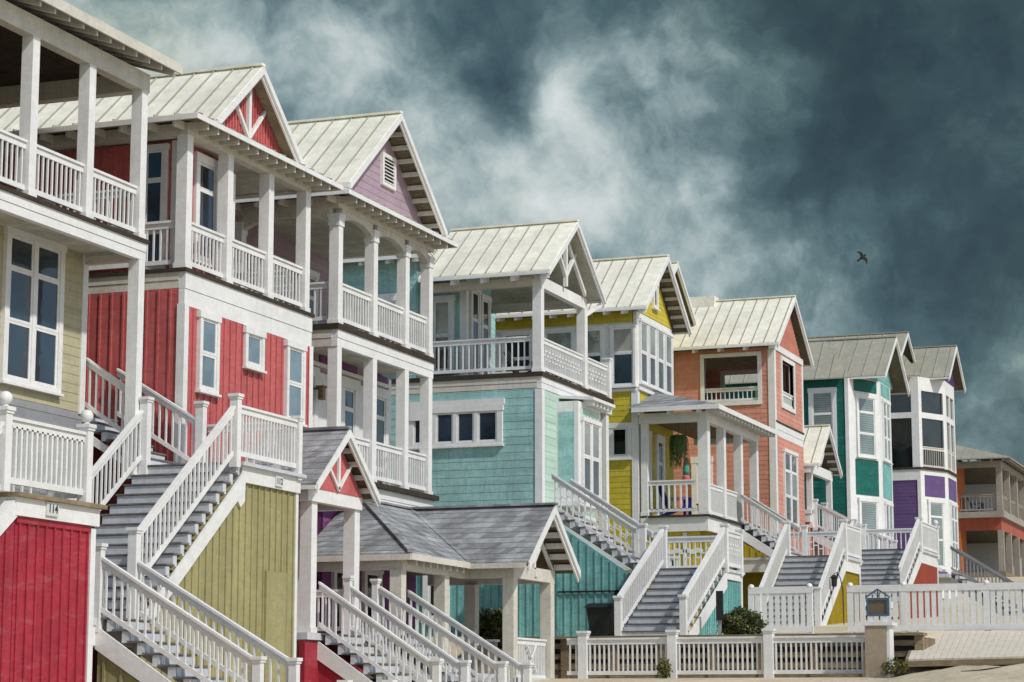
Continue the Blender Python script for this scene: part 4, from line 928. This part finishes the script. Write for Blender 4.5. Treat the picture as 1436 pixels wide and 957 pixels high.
# yellow house porch
yp = thing('front_porch', (67.5, 19, 2), 'white front porch with a low grey hipped roof on the yellow house', 'porch')
bx(yp, 'deck', 'darkwood', 64.4, 70.7, 17.98, 19.86, 5.5, 5.56); bx(yp, 'band_board', 'white', 64.48, 70.6, 18.05, 20.12, 5.08, 5.5)
column(yp, 64.84, 18.05, 5.56, 8.32, .3)
for x in (66.62, 68.62, 70.55): column(yp, x, 18.05, 5.56, 8.32, .24)
column(yp, 64.71, 19.9, 5.57, 8.31, .2)
mb = MB(); mb.box(64.5, 70.6, 18.05, 18.25, 8.32, 8.62); mb.box(64.48, 64.68, 18.25, 20.15, 8.32, 8.62); mb.box(70.4, 70.58, 18.25, 20.15, 8.32, 8.62); mb.each('porch_beam', 'white', yp)
roofpart(yp, [[(63.95, 17.55, 8.74), (71.2, 17.55, 8.74), (70.8, 20.15, 9.5), (66.2, 20.15, 9.5)], [(63.95, 20.3, 8.74), (63.95, 17.55, 8.74), (66.2, 20.15, 9.5)], [(71.2, 17.55, 8.74), (71.2, 20.15, 8.74), (70.8, 20.15, 9.5)]], 'shingle', 0, 'soffit')
mb = MB(); mb.box(63.92, 71.22, 17.52, 17.55, 8.6, 8.74); mb.box(63.92, 63.95, 17.55, 20.2, 8.6, 8.74); mb.each('fascia', 'white', yp)
rafters(yp, (64.4, 17.55, 8.72), (70.9, 17.55, 8.72), (0, 1), .48, .05, .4); rafters(yp, (63.95, 18.2, 8.72), (63.95, 20, 8.72), (1, 0), .5, .05, .6)
bx(yp, 'porch_ceiling', 'soffit', 64.68, 70.4, 18.25, 20.1, 8.5, 8.55)
rail(yp, (64.6, 19.9, 5.56), (64.6, 18.45, 5.56), 1.05, .12, .17, bw=.05); rail(yp, (64.95, 18.15, 5.56), (66.38, 18.15, 5.56), .95, .06, .1); rail(yp, (66.62, 18.15, 5.56), (68.1, 18.15, 5.56), .95, .06, .1)
F = front(18.2, 64.6, 70.5); G = side(64.62, 20.15, 18.2)
wall(F, rect(0, 5.9, 1.8, 5.08), 'bnb', 'mustard', yp, 'porch_base', sp=.2); wall(G, rect(0, 1.82, 1.8, 5.08), 'bnb', 'yellow', yp, 'porch_base', sp=.14)
MB().fb(G, 1.3, 1.42, 1.8, 5.05, 0, .05).fb(G, 0, 1.9, 4.45, 4.55, 0, .05).each('trim_board', 'white', yp)
window(G, .55, 1.15, 3.4, 4.35, yp, 2, (.5, .5), 'glass', .06)

# coral house stair
st = thing('staircase', (66, 15.6, 2.3), 'frontal grey staircase with mustard yellow side panels between the two picket fences', 'staircase', SG)
flight(st, 64.0, 14.7, 2.2, (1, 0), (0, 1), 1.75, 12, .1885, .292, (0, 1))
for y in (14.7, 16.45):
    runrail(st, (64.05, y, 2.3), (67.5, y, 4.5), .95); post(st, 63.95, y, 2.1, 3.35, .17); post(st, 67.6, y, 4.3, 5.55, .18)
bx(st, 'deck', 'step', 67.5, 70.1, 14.66, 18.05, 4.38, 4.46); bx(st, 'band_board', 'white', 67.55, 70.0, 14.72, 18.0, 4.02, 4.38)
F = front(14.79, 64.3, 69.95); wall(F, [(.2, 2.1), (3.2, 4.0), (5.62, 4.02), (5.62, 1.8), (.2, 1.8)], 'bnb', 'mustard', st, sp=.15); cornerboard(st, 69.92, 14.74, 1.8, 4.02, .09, True)
rail(st, (67.7, 14.72, 4.46), (69.8, 14.72, 4.46), .98, .05, .09); post(st, 69.85, 14.74, 4.3, 5.55, .15)
rail(st, (69.95, 14.9, 4.46), (69.95, 16.4, 4.46), .92, sp=.14, lattice=True); post(st, 69.95, 16.45, 4.3, 5.6, .16); rail(st, (69.95, 16.55, 4.46), (69.95, 18.0, 4.46), .92, sp=.14)
flight(st, 68.2, 16.5, 4.46, (0, 1), (1, 0), 1.4, 6, .183, .26, (0, 1))
for x in (68.25, 69.6): runrail(st, (x, 16.5, 4.55), (x, 18.05, 5.56), .95)
wall(Fr(68.16, 18, 68.16, 16.4), [(0, 1.8), (1.6, 1.8), (1.6, 4.0), (0, 5.0)], 'bnb', 'mustard', st, 'stair_side', sp=.2)

# small portico between coral and green houses
pp = thing('entry_porch', (82.8, 19.5, 4.3), 'tiny white entry portico with a half metal, half grey gable roof beside the coral house', 'porch')
gable(pp, 82.98, 1.95, 8.75, 10.32, 18.5, 22, 18.9, 'metal', .5, 'soffit', look=True, lookmat='white')
mb = MB(); Fp = front(18.9, 81.3, 84.6)
for (a, b), (c, d) in (((1.68, 8.85), (1.68, 9.8)), ((1.68, 8.85), (1.1, 9.35)), ((1.68, 8.85), (2.26, 9.35))): mb.beam(Fp.p(a, b, .03), Fp.p(c, d, .03), .06, .09)
mb.each('gable_strut', 'white', pp)
bx(pp, 'porch_beam', 'white', 81.05, 84.7, 18.8, 18.98, 8.4, 8.75); bx(pp, 'porch_beam', 'white', 81.05, 81.25, 18.98, 22, 8.4, 8.75); bx(pp, 'porch_ceiling', 'soffit', 81.25, 84.6, 18.98, 22, 8.55, 8.6)
for x, y in ((81.4, 18.8), (84.6, 18.8), (81.4, 21.5)): column(pp, x, y, 6.4, 8.4, .2)
wall(side(81.1, 22, 18.9), rect(0, 3.1, 4, 6.6), 'clap', 'coral', pp, 'porch_base'); bx(pp, 'cap_rail', 'white', 81.02, 81.3, 18.8, 22, 6.9, 7.05); bx(pp, 'band_board', 'white', 81.05, 81.2, 18.85, 22, 6.6, 6.9); wall(front(18.9, 81.1, 84.6), rect(0, 3.5, 4, 6.5), 'clap', 'coral', pp, 'porch_base')
bx(pp, 'deck', 'step', 81.2, 84.6, 18.8, 22, 6.38, 6.42); window(front(22, 81.3, 84.5), .8, 1.9, 6.5, 8.3, pp, 1, (.7, .3), 'red_door', .12, name='entry_door')
st = thing('staircase', (82.5, 17, 4.4), 'short white railed steps running down from the tiny entry portico', 'staircase', SG)
flight(st, 81.4, 16.3, 4.95, (0, 1), (1, 0), 1.6, 8, .18, .31, (0, 1))
for x in (81.4, 83.0): runrail(st, (x, 16.3, 5.05), (x, 18.8, 6.42), .95); post(st, x, 16.2, 4.6, 6.0, .18); post(st, x, 18.75, 6.3, 7.45, .18)
bx(st, 'landing', 'step', 78.5, 83.2, 14.5, 16.3, 4.83, 4.95)

# stair of the green and violet houses
st = thing('staircase', (75.5, 15, 3.5), 'farther frontal grey staircase with a rust red panel and a ball-topped post', 'staircase', SG)
flight(st, 72, 13.9, 3.3, (1, 0), (0, 1), 2.2, 10, .185, .35, (0, 1))
for y in (13.9, 16.1): runrail(st, (72.05, y, 3.4), (75.5, y, 5.2), .95); post(st, 75.6, y, 5.0, 6.2, .18)
bx(st, 'deck', 'step', 75.5, 79.2, 13.86, 16.6, 5.08, 5.16); bx(st, 'band_board', 'white', 75.55, 79.1, 13.92, 16.5, 4.72, 5.08)
F = front(13.94, 72.3, 79); wall(F, [(.2, 3.2), (3.3, 4.7), (6.7, 4.72), (6.7, 2.0), (.2, 2.0)], 'bnb', 'brick', st, sp=.16); cornerboard(st, 78.98, 13.94, 2.8, 4.72, .1, True)
rail(st, (75.7, 13.92, 5.16), (78.8, 13.92, 5.16), .95, .05, .1); post(st, 78.9, 13.94, 5.0, 6.15, .18, True)
rail(st, (79.0, 14.1, 5.16), (79.0, 16.4, 5.16), .95, sp=.16); post(st, 79.0, 16.5, 5.0, 6.3, .2); rail(st, (75.6, 16.55, 5.16), (78.9, 16.55, 5.16), .95, sp=.16)
st = thing('staircase', (88.8, 13.5, 3.3), 'grey-railed stair run descending to the right in front of the orange house', 'staircase', SG)
flight(st, 88, 12.3, 3.2, (0, 1), (1, 0), 1.6, 10, .18, .27, (0, 1), smat='greyblue')
for x in (88, 89.6): runrail(st, (x, 12.0, 3.2), (x, 15.0, 5.1), 1.0, mat='greyblue')
bx(st, 'landing', 'step', 87.5, 93, 15.0, 18, 4.86, 5.0)

# ================================================================== fences, walls, boardwalk
fn = thing('baluster_fence', (48, 13.2, .6), 'long white fence of thin balusters with capped posts, in front of the timber wall', 'fence')
ys_ = (16.8, 16.32, 14.27, 12.12, 9.95)
for a, b in zip(ys_, ys_[1:]): rail(fn, (48, a-.1, .62), (48, b+.1, .62), .86, .06, .105, bw=.034)
for y in ys_[1:4]: post(fn, 48, y, .4, 1.64, .2, name='fence_post')
tw = thing('timber_wall', (49.3, 13, .5), 'low retaining wall of stacked weathered timbers behind the white baluster fence', 'wall')
mb = MB()
for k in range(4): mb.box(49.2, 49.34, 9.05, 18.5, .58+k*.235, .70+k*.235)
mb.each('timber_course', 'timber', tw)
mb = MB()
for k in range(9): y = 9.12+k*1.15; mb.box(49.16, 49.4, y-.09, y+.09, .3, 1.5)
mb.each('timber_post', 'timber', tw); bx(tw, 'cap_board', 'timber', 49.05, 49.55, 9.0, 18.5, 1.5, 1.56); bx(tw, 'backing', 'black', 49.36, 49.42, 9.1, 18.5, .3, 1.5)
mb = MB()
for k in range(3): mb.box(49.42, 50.6, 9.02, 9.16, .6+k*.3, .87+k*.3)
mb.each('end_timber', 'timber', tw)
def picket(label, y0, y1, X=54., z=1.75, posts=()):
    """X plane, y0 > y1"""
    f = thing('picket_fence', (X, (y0+y1)/2, z), label, 'fence', 'white picket fences')
    mb = MB(); n = int((y0-y1)/.152)
    for k in range(n): y = y0-(k+.5)*(y0-y1)/n; mb.box(X-.012, X+.012, y-.052, y+.052, z+.12, z+1.0)
    mb.build('picket', 'white', f)
    bx(f, 'top_board', 'white', X-.03, X+.02, y1, y0, z+.94, z+1.1); bx(f, 'bottom_board', 'white', X-.03, X+.02, y1, y0, z, z+.14)
    for y in posts: o = MB().box(X-.02, X+.10, y-.07, y+.07, z-.3, z+1.1).build('fence_post', 'white', f); MB().ball((X+.03, y, z+1.1), .075).build('post_cap', 'white', o, True)
    return f
picket('short white picket fence panel left of the mustard-sided stair', 14.12, 12.55, posts=(14.06, 12.62))
picket('long white picket fence behind the plaque, running to the right edge', 11.7, 4.2, posts=(11.63, 10.35, 8.4, 6.4))
bw = thing('boardwalk_ramp', (50.5, 8, 1.2), 'weathered plank boardwalk ramp below the long picket fence', 'boardwalk')
mb = MB(); n = 46
P0, P1, P2, P3 = Vector((53.9, 9.98, 1.74)), Vector((53.9, 3.0, 1.70)), Vector((47.3, 3.0, 1.06)), Vector((47.3, 9.0, .96))
for k in range(n):
    a, b = k/n, (k+.95)/n
    q = [P0.lerp(P1, a), P0.lerp(P1, b), P3.lerp(P2, b), P3.lerp(P2, a)]
    mb.hexa([v-Vector((0, 0, .05)) for v in q]+q)
mb.build('plank', 'plank', bw)
mb = MB(); mb.beam(P3-Vector((.02, 0, .1)), P2-Vector((.02, 0, .1)), .06, .12); mb.beam(P0+Vector((0, .03, -.1)), P3+Vector((0, .03, -.1)), .06, .2); mb.each('edge_beam', 'timber', bw)
pl = thing('sign_pillar', (47.6, 9.65, .6), 'square pillar with a tan panel and white edges at the end of the baluster fence', 'pillar')
bx(pl, 'pillar_body', 'white', 47.42, 47.85, 9.40, 9.92, .45, 1.66); bx(pl, 'tan_panel', 'tan', 47.39, 47.42, 9.46, 9.90, .62, 1.64); bx(pl, 'cap_board', 'white', 47.36, 47.92, 9.33, 9.97, 1.66, 1.73)
sg = thing('plaque_sign', (47.6, 9.66, 1.73), 'house-shaped blue framed bronze plaque standing on the pillar', 'sign')
G = Fr(47.6, 9.9, 47.6, 9.42)
mb = MB(); mb.fb(G, .0, .05, 1.86, 2.24, 0, .06).fb(G, .43, .48, 1.86, 2.24, 0, .06).fb(G, .05, .43, 1.86, 1.91, 0, .059).fb(G, .05, .43, 2.19, 2.24, 0, .059); mb.build('sign_frame', 'signblue', sg)
MB().fb(G, .045, .435, 1.9, 2.2, .01, .03).build('plaque', 'bronze', sg)
mb = MB()
for k in range(6):
    mb.fb(G, .10, .38-.04*(k % 3), 1.945+.038*k, 1.956+.038*k, .03, .034)
mb = MB(); mb.beam(G.p(-.02, 2.25, .03), G.p(.24, 2.42, .03), .05, .035); mb.beam(G.p(.50, 2.25, .03), G.p(.24, 2.42, .03), .05, .035); mb.beam(G.p(.24, 2.26, .03), G.p(.17, 2.36, .03), .02, .02); mb.beam(G.p(.24, 2.26, .03), G.p(.31, 2.36, .03), .02, .02); mb.fb(G, .23, .25, 2.24, 2.4, .02, .04); mb.build('sign_gable', 'signblue', sg)
mb = MB(); mb.fb(G, .06, .14, 1.73, 1.86, 0, .05).fb(G, .34, .42, 1.73, 1.86, 0, .05); mb.each('sign_leg', 'white', sg)
lw = thing('garden_wall', (47.8, 18.6, .5), 'low beige wall with a swept curved top and white coping beside the round bush', 'wall')
G = Fr(47.8, 19.3, 47.8, 18.35)
prof = [(0, .4), (.95, .4), (.95, 1.42), (.82, 1.40)]+[(.82-.62*math.sin(k/8*math.pi/2), 1.38-.36*(1-math.cos(k/8*math.pi/2))) for k in range(1, 9)]+[(0, 1.02)]
for (a, b), (c, d) in zip(prof[2:], prof[3:]): pass
MB().fpoly(G, [(0, .4), (.95, .4), (.95, 1.0), (0, 1.0)], -.2, 0).build('wall_base', 'tan', lw)
mb = MB(); top = prof[2:]
for (a, b), (c, d) in zip(top, top[1:]): mb.fpoly(G, [(c, 1.0), (a, 1.0), (a, b), (c, d)], -.2, 0)
mb.build('swept_top', 'tan', lw); mb = MB(); mb.fb(G, .76, .99, 1.42, 1.47, -.24, .04).fb(G, -.04, .3, 1.02, 1.06, -.24, .04); mb.build('coping', 'white', lw)

# ================================================================== small things
def bush(label, c, r, n, mat, mat2, seed, name='round_bush', cat='bush'):
    random.seed(seed); o = thing(name, (c[0], c[1], c[2]-r[2]), label, cat)
    for nm, mt, cnt in (('foliage', mat, n), ('young_foliage', mat2, n//4)):
        mb = MB()
        for k in range(cnt):
            while True:
                v = Vector((random.uniform(-1, 1), random.uniform(-1, 1), random.uniform(-1, 1)))
                if .25 < v.length < 1: break
            lump = 1+.34*math.sin(v.x*5+seed)*math.cos(v.y*6)*math.sin(v.z*5+1)+.10*math.sin(v.y*13+v.z*9+seed)
            v = v.normalized()*(v.length**.45)*lump*random.uniform(.86, 1.06); p = Vector((c[0]+v.x*r[0], c[1]+v.y*r[1], c[2]+v.z*r[2]))
            a = Vector((random.gauss(0, 1), random.gauss(0, 1), random.gauss(0, 1))).normalized()*random.uniform(.028, .056); b = a.cross(Vector((random.gauss(0, 1), random.gauss(0, 1), random.gauss(0, 1)))).normalized()*.021
            i = len(mb.v); mb.v += [tuple(p-a), tuple(p+b), tuple(p+a), tuple(p-b)]; mb.f.append((i, i+1, i+2, i+3))
        mb.build(nm, mt, o)
    mb = MB()
    for k in range(7):
        a = k*.9; mb.tube([(c[0], c[1], c[2]-r[2]*1.05), (c[0]+.3*r[0]*math.cos(a), c[1]+.3*r[1]*math.sin(a), c[2]-.3*r[2]), (c[0]+.7*r[0]*math.cos(a), c[1]+.7*r[1]*math.sin(a), c[2]+.4*r[2])], [.02, .014, .006], 5)
    mb.build('stem', 'trunk', o)
bush('rounded olive green bush behind the swept beige wall', (48.9, 18.75, 1.75), (.5, .42, .42), 4200, 'leaf', 'leaf2', 3)
bush('dark spreading bush between the teal landing and the short picket fence', (51.5, 13.65, 1.85), (.5, .52, .36), 4200, 'leaf', 'leaf2', 5)
bush('small yellow-green weed growing at the foot of the baluster fence', (47.6, 14.35, .78), (.14, .16, .22), 240, 'leaf2', 'leaf2', 9, 'weed_clump', 'weed')
bush('dry straw-coloured weed clump at the foot of the plaque pillar', (47.25, 9.25, .80), (.2, .28, .16), 200, 'leaf2', 'trunk', 13, 'weed_clump', 'weed')
b = thing('wheelie_bin', (51.6, 17.05, 1.5), 'dark lidded wheelie bin against the teal boards beside the stair', 'bin')
mb = MB(); mb.hexa([(51.35, 16.78, 1.56), (51.85, 16.78, 1.56), (51.85, 17.28, 1.56), (51.35, 17.28, 1.56), (51.27, 16.70, 2.3), (51.93, 16.70, 2.3), (51.93, 17.36, 2.3), (51.27, 17.36, 2.3)]); mb.build('bin_body', 'bin', b)
mb = MB(); mb.hexa([(51.22, 16.66, 2.3), (51.96, 16.66, 2.3), (51.96, 17.4, 2.3), (51.22, 17.4, 2.3), (51.3, 16.74, 2.4), (51.9, 16.74, 2.42), (51.9, 17.32, 2.42), (51.3, 17.32, 2.4)]); mb.build('lid', 'bin', b)
mb = MB(); mb.tube([(51.96, 16.7, 2.32), (52.03, 16.7, 2.36), (52.03, 17.36, 2.36), (51.96, 17.36, 2.32)], .018, 6); mb.build('handle', 'bin', b)
for y in (16.74, 17.3): MB().tube([(51.86, y-.03, 1.6), (51.86, y+.03, 1.6)], .1, 14).build('wheel', 'black', b)
ms = thing('meter_post', (51.0, 14.05, 1.45), 'slim grey post with a narrow black box beside the dark spreading bush', 'post')
bx(ms, 'pole', 'greyblue', 50.98, 51.05, 14.0, 14.07, 1.2, 2.55); bx(ms, 'meter_box', 'black', 50.92, 50.98, 13.93, 14.09, 1.95, 2.62)
ln = thing('garden_lantern', (65.5, 14.45, 2.2), 'black lantern hanging from a thin bent hook against the mustard panel', 'lantern')
MB().tube([(65.5, 14.3, 2.1), (65.45, 14.3, 3.3), (65.45, 14.36, 3.65), (65.45, 14.45, 3.85), (65.45, 14.55, 3.8)], .016, 6).build('hook_pole', 'black', ln)
mb = MB(); mb.lathe((65.45, 14.55, 3.42), [(.05, 0), (.08, .04), (.09, .25), (.13, .27), (.03, .36)], 8); mb.build('lantern_body', 'black', ln)

def adirondack(label, x, y, z, ax, mat, nm='deck_chair'):
    """slatted garden chair facing ax = (dx, dy)"""
    c = thing(nm, (x, y, z), label, 'chair'); dx, dy = ax; wx, wy = -dy, dx
    def P(a, w, zz): return (x+dx*a+wx*w, y+dy*a+wy*w, z+zz)
    mb = MB()
    for k in range(5): a = .28-k*.11; mb.beam(P(a, -.27, .36-.03*k), P(a, .27, .36-.03*k), .095, .02)
    mb.build('seat', mat, c)
    mb = MB()
    for k in range(5):
        w = -.22+.11*k; mb.hexa([P(-.24, w-.05, .22), P(-.24, w+.05, .22), P(-.21, w+.05, .22), P(-.21, w-.05, .22), P(-.56, w*1.15-.055, 1.0-.04*abs(k-2)), P(-.56, w*1.15+.055, 1.0-.04*abs(k-2)), P(-.53, w*1.15+.055, 1.0-.04*abs(k-2)), P(-.53, w*1.15-.055, 1.0-.04*abs(k-2))])
    mb.build('backrest', mat, c)
    for w in (-.33, .33):
        MB().beam(P(-.42, w, .56), P(.38, w, .6), .14, .022).build('armrest', mat, c); MB().beam(P(.3, w, 0), P(.3, w, .58), .09, .03).build('leg', mat, c); MB().beam(P(-.6, w*.85, .02), P(.3, w*.85, .36), .03, .11).build('leg', mat, c)
    return c
adirondack('black slatted chair on the pale teal house upper deck', 57.9, 21.3, 8.66, (0, -1), 'black', 'lounge_chair')
adirondack('deep blue slatted lounge chair on the yellow porch', 65.6, 19.3, 5.56, (.5, -.87), 'blue', 'lounge_chair')
adirondack('dark navy slatted chair on the orange house upper deck', 130.2, 20.6, 10.78, (0, -1), 'navy', 'lounge_chair')
pb = thing('side_table', (65.6, 18.5, 5.56), 'low dark blue table by the rail at the end of the yellow porch', 'table')
bx(pb, 'table_top', 'navy', 65.35, 65.85, 18.35, 18.65, 5.92, 5.96)
for x in (65.4, 65.8):
    for y in (18.4, 18.6): bx(pb, 'leg', 'navy', x-.02, x+.02, y-.02, y+.02, 5.56, 5.92)
hp = thing('hanging_fern', (65.3, 19.15, 7.3), 'trailing green fern hanging from the yellow porch ceiling', 'hanging plant')
random.seed(4); mb = MB()
for k in range(120):                                        # arching fronds, each with paired leaflets
    a = random.uniform(0, 6.28); L = random.uniform(.35, 1.0); sp_ = random.uniform(.14, .30); p0 = Vector((65.3, 19.15, 7.9)); pts = []
    for j in range(13): t = j/12; pts.append(p0+Vector((math.cos(a)*sp_*math.sin(min(1.57, t*2.4)), math.sin(a)*sp_*math.sin(min(1.57, t*2.4)), .22*math.sin(t*3.)-L*t*t)))
    for j in range(1, 12):
        d = pts[j+1]-pts[j]; w = Vector((-math.sin(a), math.cos(a), 0)); ln_ = .075*(1-.6*j/12)*random.uniform(.7, 1.2)
        for sg in (-1, 1):
            tip = pts[j]+w*sg*ln_+d*.8+Vector((0, 0, -.02)); i = len(mb.v); mb.v += [tuple(pts[j]), tuple(pts[j]+d*.5+w*sg*ln_*.5), tuple(tip), tuple(pts[j]-d*.1+w*sg*ln_*.5)]; mb.f.append((i, i+1, i+2, i+3))
mb.build('frond', 'fern', hp); MB().lathe((65.3, 19.15, 7.72), [(.07, 0), (.12, .05), (.14, .17)], 12).build('basket', 'timber', hp); MB().tube([(65.3, 19.15, 7.9), (65.3, 19.15, 8.5)], .008, 5).build('hanger', 'black', hp)
ws = thing('cloth_windsock', (65.35, 19.0, 6.6), 'aqua and pink patterned cloth hanging below the fern', 'windsock')
def sock(z0, z1, r0, r1, mat, nm): MB().lathe((65.35, 18.95, z0), [(r0, 0), ((r0+r1)/2+.01, (z1-z0)/2), (r1, z1-z0)], 12).build(nm, mat, ws, True)
sock(6.62, 6.82, .11, .10, 'pink', 'hem'); sock(6.82, 7.12, .10, .085, 'aqua', 'sleeve'); sock(7.12, 7.35, .085, .05, 'greycloth', 'collar')
mb = MB()
for k in range(7): a = 2.2+k*.45; z = 6.86+.035*((k*3) % 7); mb.ball((65.35+.088*math.cos(a), 18.95+.088*math.sin(a), z), .022, 8)
mb.build('cloth_spot', 'pink', ws); MB().tube([(65.35, 18.95, 7.5), (65.35, 18.95, 8.5)], .006, 5).build('cord', 'black', ws)

dw = thing('driftwood', (46.2, 7.4, .8), 'thin dark driftwood stick lying on the pale sand', 'driftwood')
zz = ground(46.2, 7.4); MB().tube([(46.3, 7.75, ground(46.3, 7.75)+.02), (46.2, 7.4, zz+.035), (46.05, 6.9, ground(46.05, 6.9)+.02)], [.012, .022, .009], 6).build('stick', 'trunk', dw)
# bird: one body, wings spread in a banked glide
v0 = raydir(1209.5, 361); bc = v0*61; rt = Vector((math.sin(AZ), -math.cos(AZ), 0)); up = rt.cross(fwd); BS = .6
wd = (rt*.62-up*.78).normalized(); hd = (rt*.78+up*.62).normalized(); nr = wd.cross(hd)
br = thing('seabird', tuple(bc), 'brown seabird gliding with spread wings against the dark cloud', 'bird')
B = MB()
def bp(a, w, n=0.): return bc+(hd*a+wd*w+nr*n)*BS
B.tube([bp(-.17, 0), bp(-.12, 0), bp(-.03, 0), bp(.06, 0), bp(.11, 0), bp(.14, 0, .005), bp(.17, 0), bp(.215, 0)], [.012, .03, .045, .038, .028, .03, .022, .004], 10)
for sg in (-1, 1):
    st_ = [(0, .06, -.06), (.1, .10, -.05), (.19, .11, -.02), (.28, .05, -.03), (.36, -.05, -.085)]
    for (w0, a0, b0), (w1, a1, b1) in zip(st_, st_[1:]):
        n0, n1 = .05*math.sin(w0*7), .05*math.sin(w1*7); q = [bp(b0, sg*w0, n0), bp(a0, sg*w0, n0), bp(a1, sg*w1, n1), bp(b1, sg*w1, n1)]; B.hexa([v-nr*.007 for v in q]+[v+nr*.007 for v in q])
B.hexa([bp(-.15, -.02, -.005), bp(-.15, .02, -.005), bp(-.29, .06, -.004), bp(-.29, -.06, -.004), bp(-.15, -.02, .005), bp(-.15, .02, .005), bp(-.29, .06, .004), bp(-.29, -.06, .004)])
B.build('bird_body', 'feather', br)
B = MB()
for sg in (-1, 1):
    for (w0, w1, a, b) in ((.05, .16, .045, 0.), (.22, .30, .05, .0)): q = [bp(b, sg*w0, -.03), bp(a, sg*w0, -.03), bp(a-.02, sg*w1, -.045), bp(b-.02, sg*w1, -.045)]; B.hexa([v-nr*.02 for v in q]+[v+nr*.004 for v in q])
B.build('wing_patch', 'feather2', br)
